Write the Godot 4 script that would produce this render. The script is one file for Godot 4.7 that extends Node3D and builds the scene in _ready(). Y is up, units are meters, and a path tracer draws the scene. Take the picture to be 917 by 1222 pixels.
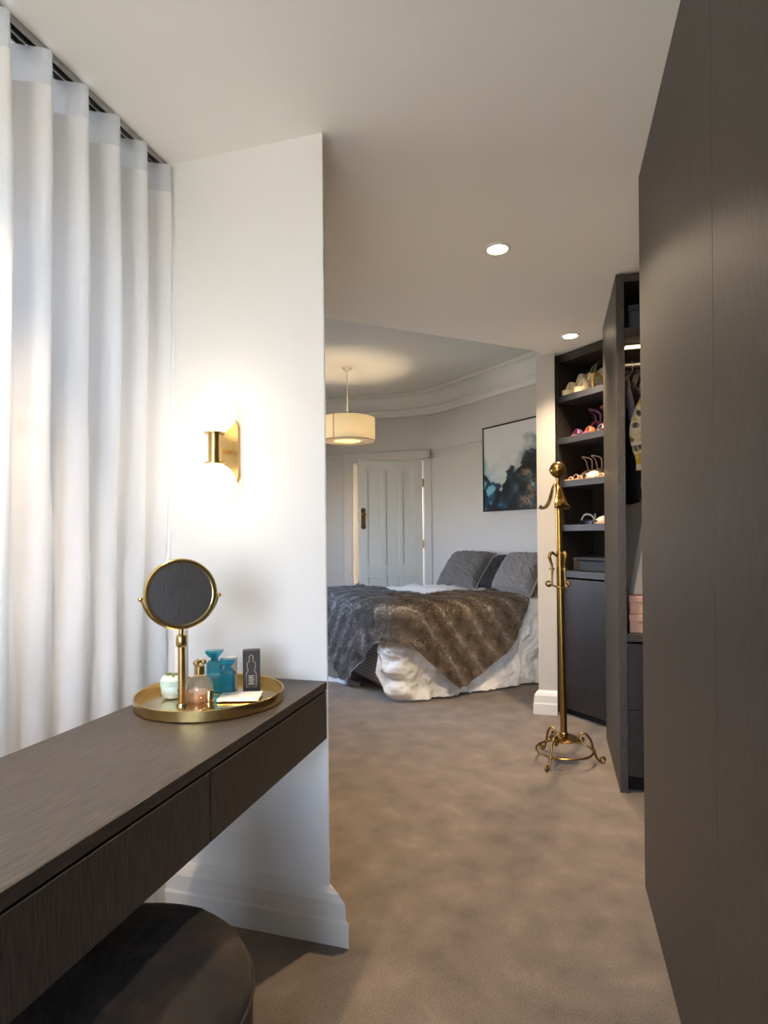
extends Node3D
# A dressing room with a vanity desk, looking along a wardrobe corridor into a bedroom.

const NO_GROUP := 4294967295

# ---------------------------------------------------------------- geometry
class Geo:
	var st := SurfaceTool.new()
	var group := 1
	func _init() -> void:
		st.begin(Mesh.PRIMITIVE_TRIANGLES)
	func fresh() -> void:
		group += 1
		st.set_smooth_group(group)
	func flat() -> void:
		st.set_smooth_group(NO_GROUP)
	func vert(p: Vector3, uv: Vector2 = Vector2.ZERO, col: Color = Color.WHITE) -> void:
		st.set_uv(uv)
		st.set_color(col)
		st.add_vertex(p)
	func tri(a: Vector3, b: Vector3, c: Vector3) -> void:
		vert(a)
		vert(c)
		vert(b)
	func face(pts: Array, inside: Vector3) -> void:
		# a flat convex polygon turned away from the point INSIDE
		flat()
		var mid := Vector3.ZERO
		for p in pts:
			mid += p
		mid /= pts.size()
		var n: Vector3 = (pts[1] - pts[0]).cross(pts[2] - pts[0])
		var q: Array = pts.duplicate()
		if n.dot(mid - inside) < 0.0:
			q.reverse()
		for i in range(1, q.size() - 1):
			tri(q[0], q[i], q[i + 1])
	func box(at: Vector3, size: Vector3, bevel: float = 0.0, turn: Basis = Basis.IDENTITY) -> Geo:
		var h := size / 2.0
		var b := minf(bevel, minf(h.x, minf(h.y, h.z)) * 0.9)
		var core := func(s: Vector3, axis: int) -> Vector3:
			var p := Vector3(s.x * (h.x - b), s.y * (h.y - b), s.z * (h.z - b))
			p[axis] = s[axis] * h[axis]
			return at + turn * p
		for axis in 3:
			var u := (axis + 1) % 3
			var v := (axis + 2) % 3
			for s in [-1.0, 1.0]:
				var pts := []
				for k in [[-1.0, -1.0], [1.0, -1.0], [1.0, 1.0], [-1.0, 1.0]]:
					var sg := Vector3.ZERO
					sg[axis] = s
					sg[u] = k[0]
					sg[v] = k[1]
					pts.append(core.call(sg, axis))
				face(pts, at)
			if b > 0.0:
				for k in [[-1.0, -1.0], [1.0, -1.0], [1.0, 1.0], [-1.0, 1.0]]:
					var s0 := Vector3.ZERO
					s0[u] = k[0]
					s0[v] = k[1]
					var s1 := s0
					s0[axis] = -1.0
					s1[axis] = 1.0
					face([core.call(s0, u), core.call(s1, u), core.call(s1, v), core.call(s0, v)], at)
		if b > 0.0:
			for x in [-1.0, 1.0]:
				for y in [-1.0, 1.0]:
					for z in [-1.0, 1.0]:
						var s := Vector3(x, y, z)
						face([core.call(s, 0), core.call(s, 1), core.call(s, 2)], at)
		return self
	func grid(rows: Array, close_row: bool = false, uvs: Array = [], cols: Array = []) -> Geo:
		# smooth surface through rows of points
		fresh()
		band(rows, close_row, uvs, cols)
		return self
	func band(rows: Array, close_row: bool, uvs: Array = [], cols: Array = []) -> void:
		for i in rows.size() - 1:
			var a: PackedVector3Array = rows[i]
			var b: PackedVector3Array = rows[i + 1]
			var n := a.size()
			for j in (n if close_row else n - 1):
				var k := (j + 1) % n
				for c in [[i, j], [i, k], [i + 1, j], [i, k], [i + 1, k], [i + 1, j]]:
					var p: Vector3 = rows[c[0]][c[1]]
					vert(p, uvs[c[0]][c[1]] if uvs.size() else Vector2.ZERO, cols[c[0]][c[1]] if cols.size() else Color.WHITE)
	func lathe(profile: Array, segs: int = 24, at: Vector3 = Vector3.ZERO, turn: Basis = Basis.IDENTITY, squash: Vector2 = Vector2.ONE) -> Geo:
		# profile of Vector2(radius, height) from the bottom up, sharp where it bends by more than 35 degrees
		var last := Vector2.ZERO
		for i in profile.size() - 1:
			var d: Vector2 = (profile[i + 1] - profile[i])
			if i == 0 or absf(d.angle_to(last)) > 0.6:
				fresh()
			last = d
			var two := []
			for k in 2:
				var r := PackedVector3Array()
				var q: Vector2 = profile[i + k]
				for s in segs:
					var a := TAU * s / segs
					r.append(at + turn * Vector3(cos(a) * q.x * squash.x, q.y, sin(a) * q.x * squash.y))
				two.append(r)
			band(two, true)
		return self
	func tube(path: Array, radius: Variant, segs: int = 8, closed: bool = false, smooth: int = 6, squash: float = 1.0) -> Geo:
		var pts := Geo.spline(path, closed, smooth)
		var n := pts.size()
		var rows := []
		var up := Vector3.ZERO
		for i in n:
			var a: Vector3 = pts[(i - 1 + n) % n] if closed else pts[maxi(i - 1, 0)]
			var b: Vector3 = pts[(i + 1) % n] if closed else pts[mini(i + 1, n - 1)]
			var t := (b - a).normalized()
			if up == Vector3.ZERO:
				up = Vector3.UP if absf(t.y) < 0.9 else Vector3.RIGHT
			up = (up - t * up.dot(t)).normalized()
			var side := t.cross(up)
			var r: float
			if radius is Array:
				var f: float = float(i) / maxf(n - 1, 1) * (radius.size() - 1)
				var k: int = mini(int(f), radius.size() - 2)
				r = lerpf(radius[k], radius[k + 1], f - k)
			else:
				r = radius
			var row := PackedVector3Array()
			for s in segs:
				var g := -TAU * s / segs
				row.append(pts[i] + (up * cos(g) * squash + side * sin(g)) * r)
			rows.append(row)
		if closed:
			rows.append(rows[0])
		grid(rows, true)
		if not closed:
			for e in 2:
				var row: PackedVector3Array = rows[0] if e == 0 else rows[n - 1]
				var pl := []
				for p in row:
					pl.append(p)
				face(pl, pts[1] if e == 0 else pts[n - 2])
		return self
	static func spline(path: Array, closed: bool, smooth: int) -> PackedVector3Array:
		var out := PackedVector3Array()
		var n := path.size()
		if smooth <= 1 or n < 3:
			return PackedVector3Array(path)
		for i in (n if closed else n - 1):
			var p0: Vector3 = path[(i - 1 + n) % n] if closed else path[maxi(i - 1, 0)]
			var p1: Vector3 = path[i]
			var p2: Vector3 = path[(i + 1) % n]
			var p3: Vector3 = path[(i + 2) % n] if closed else path[mini(i + 2, n - 1)]
			for k in smooth:
				out.append(p1.cubic_interpolate(p2, p0, p3, float(k) / smooth))
		if not closed:
			out.append(path[n - 1])
		return out
	func ball(at: Vector3, r: float, segs: int = 20, squash: Vector3 = Vector3.ONE) -> Geo:
		var rows := []
		var m := segs / 2
		for i in m + 1:
			var a := PI * i / m - PI / 2
			var row := PackedVector3Array()
			for s in segs:
				var b := TAU * s / segs
				row.append(at + Vector3(cos(a) * cos(b), sin(a), cos(a) * sin(b)) * r * squash)
			rows.append(row)
		return grid(rows, true)
	func extrude(poly: Array, depth: float, t: Transform3D = Transform3D.IDENTITY) -> Geo:
		# polygon in x, y, thickened along z from 0 to DEPTH
		flat()
		var p2 := PackedVector2Array(poly)
		if Geometry2D.is_polygon_clockwise(p2):
			p2.reverse()
		var idx := Geometry2D.triangulate_polygon(p2)
		for k in range(0, idx.size(), 3):
			var a := p2[idx[k]]
			var b := p2[idx[k + 1]]
			var c := p2[idx[k + 2]]
			if (b - a).cross(c - a) < 0:
				var w := b
				b = c
				c = w
			tri(t * Vector3(a.x, a.y, depth), t * Vector3(b.x, b.y, depth), t * Vector3(c.x, c.y, depth))
			tri(t * Vector3(a.x, a.y, 0), t * Vector3(c.x, c.y, 0), t * Vector3(b.x, b.y, 0))
		var n := p2.size()
		for i in n:
			var a := p2[i]
			var b := p2[(i + 1) % n]
			var q := [t * Vector3(a.x, a.y, 0), t * Vector3(b.x, b.y, 0), t * Vector3(b.x, b.y, depth), t * Vector3(a.x, a.y, depth)]
			tri(q[0], q[1], q[2])
			tri(q[0], q[2], q[3])
		return self
	func prism(poly: Array, y0: float, y1: float) -> Geo:
		# plan polygon of Vector2(x, z) standing from y0 to y1
		var flipped := []
		for p in poly:
			flipped.append(Vector2(p.x, -p.y))
		return extrude(flipped, y1 - y0, Transform3D(Basis(Vector3.RIGHT, -PI / 2), Vector3(0, y0, 0)))
	func sweep(profile: Array, path: Array) -> Geo:
		# profile of Vector2(distance to the left of the path, height) along a plan path of Vector2(x, z)
		var rows := []
		var n := path.size()
		for i in n:
			var d0: Vector2 = (path[i] - path[maxi(i - 1, 0)]).normalized()
			var d1: Vector2 = (path[mini(i + 1, n - 1)] - path[i]).normalized()
			if d0 == Vector2.ZERO:
				d0 = d1
			if d1 == Vector2.ZERO:
				d1 = d0
			var n0 := Vector2(d0.y, -d0.x)
			var n1 := Vector2(d1.y, -d1.x)
			var m := (n0 + n1).normalized()
			m /= maxf(m.dot(n0), 0.3)
			var row := PackedVector3Array()
			for q in profile:
				row.append(Vector3(path[i].x - m.x * q.x, q.y, path[i].y - m.y * q.x))
			rows.append(row)
		for j in profile.size() - 1:
			for i in n - 1:
				flat()
				tri(rows[i][j], rows[i + 1][j], rows[i + 1][j + 1])
				tri(rows[i][j], rows[i + 1][j + 1], rows[i][j + 1])
		for e in [0, n - 1]:
			var cap := PackedVector2Array(profile)
			var idx := Geometry2D.triangulate_polygon(cap)
			for k in range(0, idx.size(), 3):
				tri(rows[e][idx[k]], rows[e][idx[k + 1]], rows[e][idx[k + 2]])
		return self
	func done() -> ArrayMesh:
		st.generate_normals()
		st.index()
		return st.commit()

# ---------------------------------------------------------------- objects
var taken := {}
var M := {}

func numbered(called: String) -> String:
	var k: int = taken.get(called, 0)
	taken[called] = k + 1
	return called if k == 0 else "%s_%03d" % [called, k]

func obj(called: String, g: Variant, m: Material, parent: Node3D = null) -> MeshInstance3D:
	var o := MeshInstance3D.new()
	o.mesh = g.done() if g is Geo else g
	o.material_override = m
	if parent == null or parent == self:
		o.name = numbered(called)
		add_child(o, true)
	else:
		var n := 0
		for c in parent.get_children():
			if c.name == called or String(c.name).begins_with(called + "_0"):
				n += 1
		o.name = called if n == 0 else "%s_%03d" % [called, n]
		parent.add_child(o, true)
	return o

func thing(called: String, label: String, category: String, at: Vector3 = Vector3.ZERO, turn: float = 0.0, group: String = "") -> Node3D:
	var o := Node3D.new()
	o.name = numbered(called)
	add_child(o)
	o.position = at
	o.rotation.y = turn
	tag(o, label, category, group)
	return o

func tag(o: Node3D, label: String, category: String, group: String = "") -> Node3D:
	o.set_meta("label", label)
	o.set_meta("category", category)
	if group:
		o.set_meta("group", group)
	return o

func struct(called: String, g: Geo, m: Material, label: String, category: String) -> MeshInstance3D:
	var o := obj(called, g, m)
	o.set_meta("kind", "structure")
	tag(o, label, category)
	return o

func struct_node(called: String, label: String, category: String) -> Node3D:
	var o := thing(called, label, category)
	o.set_meta("kind", "structure")
	return o

func dup(source: Node3D, label: String, at: Vector3, turn: float) -> Node3D:
	var o: Node3D = source.duplicate()
	var stem := String(source.name)
	if stem.length() > 4 and stem.substr(stem.length() - 4, 1) == "_" and stem.right(3).is_valid_int():
		stem = stem.left(stem.length() - 4)
	o.name = numbered(stem)
	add_child(o)
	o.position = at
	o.rotation.y = turn
	o.set_meta("label", label)
	return o

# ---------------------------------------------------------------- materials
func ramp(stops: Array) -> Gradient:
	var g := Gradient.new()
	var off := PackedFloat32Array()
	var col := PackedColorArray()
	for s in stops:
		off.append(s[0])
		col.append(s[1])
	g.offsets = off
	g.colors = col
	return g

func c8(r: float, g: float, b: float) -> Color:
	return Color(r / 255.0, g / 255.0, b / 255.0)

func noise_tex(seed_: int, size: int, freq: float, octaves: int, stops: Array, kind: int = FastNoiseLite.TYPE_SIMPLEX_SMOOTH, tall: int = 0) -> ImageTexture:
	var n := FastNoiseLite.new()
	n.seed = seed_
	n.noise_type = kind
	n.frequency = freq
	n.fractal_octaves = octaves
	var im := n.get_seamless_image(size, tall if tall else size)
	var g := ramp(stops)
	var lut := PackedByteArray()
	for i in 256:
		var c := g.sample(i / 255.0)
		lut.append_array([int(c.r * 255), int(c.g * 255), int(c.b * 255)])
	im.convert(Image.FORMAT_L8)
	var src := im.get_data()
	var out := PackedByteArray()
	out.resize(src.size() * 3)
	for i in src.size():
		var k: int = src[i] * 3
		out[i * 3] = lut[k]
		out[i * 3 + 1] = lut[k + 1]
		out[i * 3 + 2] = lut[k + 2]
	return ImageTexture.create_from_image(Image.create_from_data(im.get_width(), im.get_height(), false, Image.FORMAT_RGB8, out))

func mat(col: Color, rough: float, metal: float = 0.0) -> StandardMaterial3D:
	var m := StandardMaterial3D.new()
	m.albedo_color = col
	m.roughness = rough
	m.metallic = metal
	return m

func bump(m: StandardMaterial3D, t: Texture2D, scale: Vector3, cm: float) -> StandardMaterial3D:
	m.uv1_triplanar = true
	m.uv1_scale = scale
	m.heightmap_enabled = true
	m.heightmap_texture = t
	m.heightmap_scale = cm
	return m

func make_materials() -> void:
	var grey := [[0.0, Color.BLACK], [1.0, Color.WHITE]]
	var fine := noise_tex(3, 512, 0.12, 4, grey)
	var soft := noise_tex(5, 256, 0.02, 4, grey)
	M.fine = fine
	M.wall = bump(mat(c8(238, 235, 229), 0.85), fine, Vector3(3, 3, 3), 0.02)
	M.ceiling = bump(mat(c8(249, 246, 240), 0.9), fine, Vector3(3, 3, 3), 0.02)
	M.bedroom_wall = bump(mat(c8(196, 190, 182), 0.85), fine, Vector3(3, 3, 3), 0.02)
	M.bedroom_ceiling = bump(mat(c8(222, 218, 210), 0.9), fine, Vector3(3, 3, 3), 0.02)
	M.trim = bump(mat(c8(224, 221, 214), 0.45), fine, Vector3(2, 2, 2), 0.01)
	M.door = bump(mat(c8(205, 202, 192), 0.4), fine, Vector3(2, 2, 2), 0.01)
	# carpet: patches where the pile lies the other way, and the fine tufts
	var carpet := mat(Color.WHITE, 1.0)
	carpet.albedo_texture = noise_tex(11, 1024, 0.010, 6, [[0.0, c8(120, 105, 90)], [0.35, c8(136, 120, 103)], [0.65, c8(144, 127, 110)], [1.0, c8(162, 144, 126)]])
	bump(carpet, noise_tex(12, 512, 0.25, 2, grey), Vector3(0.5, 0.5, 0.5), 0.0)
	carpet.heightmap_enabled = false
	carpet.detail_enabled = true
	carpet.detail_albedo = noise_tex(13, 512, 0.14, 3, [[0.0, c8(150, 150, 150)], [0.5, c8(222, 222, 222)], [1.0, c8(255, 255, 255)]])
	carpet.detail_blend_mode = BaseMaterial3D.BLEND_MODE_MUL
	carpet.detail_uv_layer = BaseMaterial3D.DETAIL_UV_2
	carpet.uv2_triplanar = true
	carpet.uv2_scale = Vector3(2.6, 2.6, 2.6)
	carpet.rim_enabled = true
	carpet.rim = 0.35
	carpet.rim_tint = 0.6
	M.carpet = carpet
	# dark stained oak veneer, fine grain, roughly three tones
	var grain := noise_tex(21, 1024, 0.11, 4, [[0.0, c8(28, 23, 20)], [0.3, c8(48, 42, 37)], [0.55, c8(62, 55, 50)], [0.75, c8(70, 63, 57)], [1.0, c8(104, 94, 86)]])
	var grain_h := noise_tex(21, 1024, 0.11, 4, grey)
	for w in [["wood_up", Vector3(2.2, 0.11, 2.2), 0.46], ["wood_along", Vector3(2.2, 2.2, 0.11), 0.42], ["wood_across", Vector3(0.11, 2.2, 2.2), 0.5]]:
		var m := mat(Color.WHITE, w[2])
		m.albedo_texture = grain
		bump(m, grain_h, w[1], 0.03)
		M[w[0]] = m
	# the shoe cabinet and the drawers are stained a deeper slate
	M.wood_deep = M.wood_up.duplicate()
	M.wood_deep.albedo_color = c8(186, 186, 196)
	var inner := mat(c8(190, 184, 178), 0.55)
	inner.albedo_texture = grain
	bump(inner, grain_h, Vector3(2.2, 0.11, 2.2), 0.02)
	M.wood_inside = inner
	M.shelf_edge = bump(mat(c8(54, 54, 60), 0.5), fine, Vector3(4, 4, 4), 0.01)
	M.brass = bump(mat(c8(204, 176, 116), 0.22, 1.0), soft, Vector3(3, 3, 3), 0.02)
	M.old_brass = bump(mat(c8(156, 124, 70), 0.26, 1.0), soft, Vector3(8, 8, 8), 0.04)
	M.satin_brass = bump(mat(c8(200, 168, 110), 0.3, 1.0), fine, Vector3(1, 40, 1), 0.004)
	M.tray_floor = bump(mat(c8(206, 186, 142), 0.16, 1.0), soft, Vector3(4, 4, 4), 0.01)
	M.mirror = mat(c8(228, 228, 230), 0.02, 1.0)
	M.black = bump(mat(c8(14, 13, 13), 0.45), fine, Vector3(4, 4, 4), 0.01)
	M.gap = mat(c8(10, 9, 8), 0.9)
	M.aluminium = bump(mat(c8(176, 172, 166), 0.35, 0.8), fine, Vector3(4, 4, 1), 0.005)
	M.white_gloss = bump(mat(c8(232, 228, 222), 0.25), soft, Vector3(3, 3, 3), 0.005)
	# sheer
	var sheer := mat(c8(247, 247, 248), 0.95)
	sheer.transparency = BaseMaterial3D.TRANSPARENCY_ALPHA
	sheer.albedo_color.a = 0.985
	sheer.backlight_enabled = true
	sheer.backlight = Color(0.25, 0.25, 0.25)
	bump(sheer, fine, Vector3(8, 2, 8), 0.01)
	M.sheer = sheer
	var pane := mat(Color(0.9, 0.95, 0.97, 0.08), 0.03)
	pane.transparency = BaseMaterial3D.TRANSPARENCY_ALPHA
	M.pane = pane
	# bedding
	M.duvet = bump(mat(c8(240, 237, 231), 0.9), noise_tex(31, 512, 0.012, 3, grey), Vector3(1.6, 1.6, 1.6), 1.3)
	M.sheet = bump(mat(c8(206, 203, 199), 0.9), soft, Vector3(2, 2, 2), 0.1)
	M.ticking = mat(Color.WHITE, 0.9)
	var im := Image.create(16, 64, false, Image.FORMAT_RGB8)
	for y in 64:
		for x in 16:
			im.set_pixel(x, y, c8(150, 152, 158) if y % 16 < 5 else c8(214, 214, 214))
	M.ticking.albedo_texture = ImageTexture.create_from_image(im)
	M.ticking.uv1_triplanar = true
	M.ticking.uv1_scale = Vector3(10, 9, 10)
	var fur := mat(Color.WHITE, 1.0)
	fur.vertex_color_use_as_albedo = true
	M.fur = fur
	M.plush_grey = bump(mat(c8(108, 101, 95), 1.0), noise_tex(33, 512, 0.03, 5, grey), Vector3(2, 2, 2), 1.6)
	M.plush_pale = bump(mat(c8(128, 120, 113), 1.0), noise_tex(34, 512, 0.03, 5, grey), Vector3(2, 2, 2), 1.6)
	M.plush_dark = bump(mat(c8(42, 36, 33), 1.0), noise_tex(35, 512, 0.05, 5, grey), Vector3(3, 3, 3), 0.5)
	for k in ["plush_grey", "plush_pale", "plush_dark"]:
		M[k].rim_enabled = true
		M[k].rim = 0.3
		M[k].rim_tint = 0.7
	M.gusset = mat(c8(150, 141, 130), 0.9)
	var velvet := mat(Color.WHITE, 0.95)
	velvet.albedo_texture = noise_tex(41, 512, 0.012, 5, [[0.0, c8(12, 8, 5)], [0.5, c8(28, 20, 14)], [1.0, c8(60, 45, 33)]])
	bump(velvet, noise_tex(42, 512, 0.02, 5, grey), Vector3(1.3, 1.3, 1.3), 0.5)
	velvet.rim_enabled = true
	velvet.rim = 0.08
	velvet.rim_tint = 0.8
	M.velvet = velvet

func glow(col: Color, energy: float) -> StandardMaterial3D:
	var m := mat(c8(250, 246, 238), 0.5)
	m.emission_enabled = true
	m.emission = col
	m.emission_energy_multiplier = energy
	return m

func glass(col: Color, alpha: float) -> StandardMaterial3D:
	var m := mat(Color(col.r, col.g, col.b, alpha), 0.04)
	m.refraction_enabled = true
	m.refraction_scale = 0.05
	return m

const WARM := Color(1.0, 0.90, 0.76)

func omni(called: String, at: Vector3, energy: float, col: Color, size: float) -> void:
	var l := OmniLight3D.new()
	l.name = numbered(called)
	l.light_color = col
	l.light_energy = energy
	l.light_size = size
	l.omni_range = 12.0
	l.omni_attenuation = 2.0
	l.shadow_enabled = true
	add_child(l, true)
	l.position = at

# ---------------------------------------------------------------- the script
func _ready() -> void:
	# camera: an upright view with the lens shifted up, 1.2 m above the carpet
	var cam := Camera3D.new()
	cam.name = "camera"
	cam.projection = Camera3D.PROJECTION_FRUSTUM
	cam.near = 0.05
	cam.far = 100.0
	cam.size = 2.0 * 0.05 * 611.0 / 700.0
	cam.frustum_offset = Vector2(0, 29.0 / 700.0 * 0.05)
	add_child(cam)
	cam.position = Vector3(0, 1.2, 0)
	cam.basis = Basis(Vector3.UP, atan(202.5 / 700.0)) * Basis(Vector3.BACK, deg_to_rad(-0.54))
	cam.current = true
	# sky: an even bright overcast
	var env := Environment.new()
	env.background_mode = Environment.BG_SKY
	var sky := Sky.new()
	var sm := ProceduralSkyMaterial.new()
	sm.sky_top_color = c8(184, 210, 250)
	sm.sky_horizon_color = c8(224, 234, 250)
	sm.ground_bottom_color = c8(176, 174, 166)
	sm.ground_horizon_color = c8(214, 215, 212)
	sky.sky_material = sm
	env.sky = sky
	env.background_energy_multiplier = 7.0
	env.tonemap_mode = Environment.TONE_MAPPER_LINEAR
	env.tonemap_exposure = 2.5
	env.sdfgi_enabled = true
	env.ssao_enabled = true
	env.ssil_enabled = true
	var we := WorldEnvironment.new()
	we.name = "world_environment"
	we.environment = env
	add_child(we)
	make_materials()
	build_shell()
	build_bedroom_shell()
	build_window()
	build_curtain()
	build_wardrobe()
	build_open_wardrobe()
	build_shoe_cabinet()
	build_desk()
	build_bed()
	build_stool()
	build_downlights()
	build_sconce()
	build_pendant()
	build_picture()
	build_stand()
	build_tray()
	build_shoes()
	build_clothes()

const H := 2.41      # ceiling of the dressing room
const HB := 2.93     # ceiling of the bedroom
const SKIRT := [Vector2(0, 0), Vector2(0.03, 0), Vector2(0.03, 0.07), Vector2(0.026, 0.078), Vector2(0.024, 0.125), Vector2(0.016, 0.142), Vector2(0.004, 0.155), Vector2(0, 0.157)]

func v2(x: float, z: float) -> Vector2:
	return Vector2(x, z)

func build_shell() -> void:
	var g := Geo.new()
	g.box(Vector3(-1.2, -0.05, -3.3), Vector3(8.0, 0.1, 11.4))
	struct("floor", g, M.carpet, "taupe plush carpet running from the dressing room into the bedroom", "carpet")
	g = Geo.new()
	g.prism([v2(-1.66, -2.63), v2(-1.2, -3.03), v2(-0.1, -3.985), v2(0.0, -4.30), v2(1.5, -4.30), v2(1.5, 1.75), v2(-1.66, 1.75)], H, 3.05)
	struct("ceiling", g, M.ceiling, "low flat white ceiling over the dressing room", "ceiling")
	# the short wall at the end of the desk: a sharp corner, its other face running off at 45 degrees
	g = Geo.new()
	g.prism([v2(-0.655, -1.640), v2(-0.6555, -1.646), v2(-1.66, -2.65), v2(-2.4, -2.65), v2(-2.4, -1.638), v2(-0.657, -1.638)], 0, H)
	struct("wall_front", g, M.wall, "short white wall at the end of the desk, carrying the brass wall light", "wall")
	g = Geo.new()
	g.sweep(SKIRT, [v2(-1.50, -1.638), v2(-0.655, -1.638), v2(-1.3, -2.285)])
	struct("baseboard_front", g, M.trim, "tall white stepped skirting at the foot of the short wall", "skirting")
	# window wall in pieces round the opening
	g = Geo.new()
	g.box(Vector3(-1.5, 0.45, 0.05), Vector3(0.16, 0.9, 3.4))
	g.box(Vector3(-1.5, 2.31, 0.05), Vector3(0.16, 0.2, 3.4))
	g.box(Vector3(-1.5, 1.55, -1.6), Vector3(0.16, 1.32, 0.1))
	g.box(Vector3(-1.5, 1.55, 1.4), Vector3(0.16, 1.32, 0.7))
	struct("wall_left", g, M.wall, "white window wall behind the sheer curtain", "wall")
	g = Geo.new()
	g.box(Vector3(0.0, 0.02, 1.75), Vector3(3.2, 0.06, 0.1))
	g.box(Vector3(0.0, 2.34, 1.75), Vector3(3.2, 0.14, 0.1))
	g.box(Vector3(-1.5, 1.2, 1.75), Vector3(0.2, 2.42, 0.1))
	g.box(Vector3(0.95, 1.2, 1.75), Vector3(1.3, 2.42, 0.1))
	struct("wall_rear", g, M.wall, "white wall behind the viewer", "wall")
	var wn := struct_node("door_2", "white glazed French doors in the rear wall", "door")
	g = Geo.new()
	for x in [-1.36, -0.55, 0.26]:
		g.box(Vector3(x, 1.16, 1.75), Vector3(0.08, 2.22, 0.09), 0.004)
	for y in [0.12, 2.22]:
		g.box(Vector3(-0.55, y, 1.75), Vector3(1.7, 0.12, 0.088), 0.004)
	obj("frame", g, M.trim, wn)
	for x in [-0.955, -0.145]:
		g = Geo.new()
		g.box(Vector3(x, 1.17, 1.75), Vector3(0.73, 1.98, 0.004))
		obj("pane", g, M.pane, wn)
	# wall mass between corridor and bedroom: the white pillar, then behind the shoe cabinet
	g = Geo.new()
	g.prism([v2(-0.105, -4.08), v2(0.016, -4.08), v2(0.016, -4.150), v2(0.275, -4.41), v2(0.625, -4.06), v2(0.625, -3.66), v2(1.5, -3.66), v2(1.5, -5.0), v2(0.80, -5.25), v2(0.68, -5.18), v2(-0.02, -4.5)], 0, 3.0)
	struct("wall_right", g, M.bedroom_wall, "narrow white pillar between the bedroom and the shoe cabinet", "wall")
	g = Geo.new()
	g.sweep(SKIRT, [v2(0.1, -4.7), v2(-0.02, -4.5), v2(-0.105, -4.08), v2(0.014, -4.08)])
	struct("baseboard_right", g, M.trim, "white stepped skirting round the foot of the narrow pillar", "skirting")
	g = Geo.new()
	g.box(Vector3(1.45, 1.2, -0.95), Vector3(0.1, 2.42, 5.5))
	struct("wall_side", g, M.wall, "wall behind the wardrobes", "wall")

const PIC_P := Vector3(-0.4935, 0, -6.237)
const PIC_D := Vector3(0.743, 0, 0.669)
const PIC_N := Vector3(-0.669, 0, 0.743)
const DOOR_Z := -7.05

func corner_path(r: float, x0: float, s1: float) -> Array:
	# plan path along the door wall, round the corner and along the picture wall
	var c := Vector2(PIC_P.x + PIC_D.x * (DOOR_Z - PIC_P.z) / PIC_D.z, DOOR_Z)
	var d := Vector2(PIC_D.x, PIC_D.z)
	var a := d.angle()
	var t := r * tan(a / 2.0)
	var out := [v2(x0, DOOR_Z)]
	var m := c - Vector2(t, 0) + Vector2(0, r)
	for i in 13:
		var g := -PI / 2 + a * i / 12.0
		out.append(m + Vector2(cos(g), sin(g)) * r)
	out.append(Vector2(PIC_P.x, PIC_P.z) + d * s1)
	return out

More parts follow.
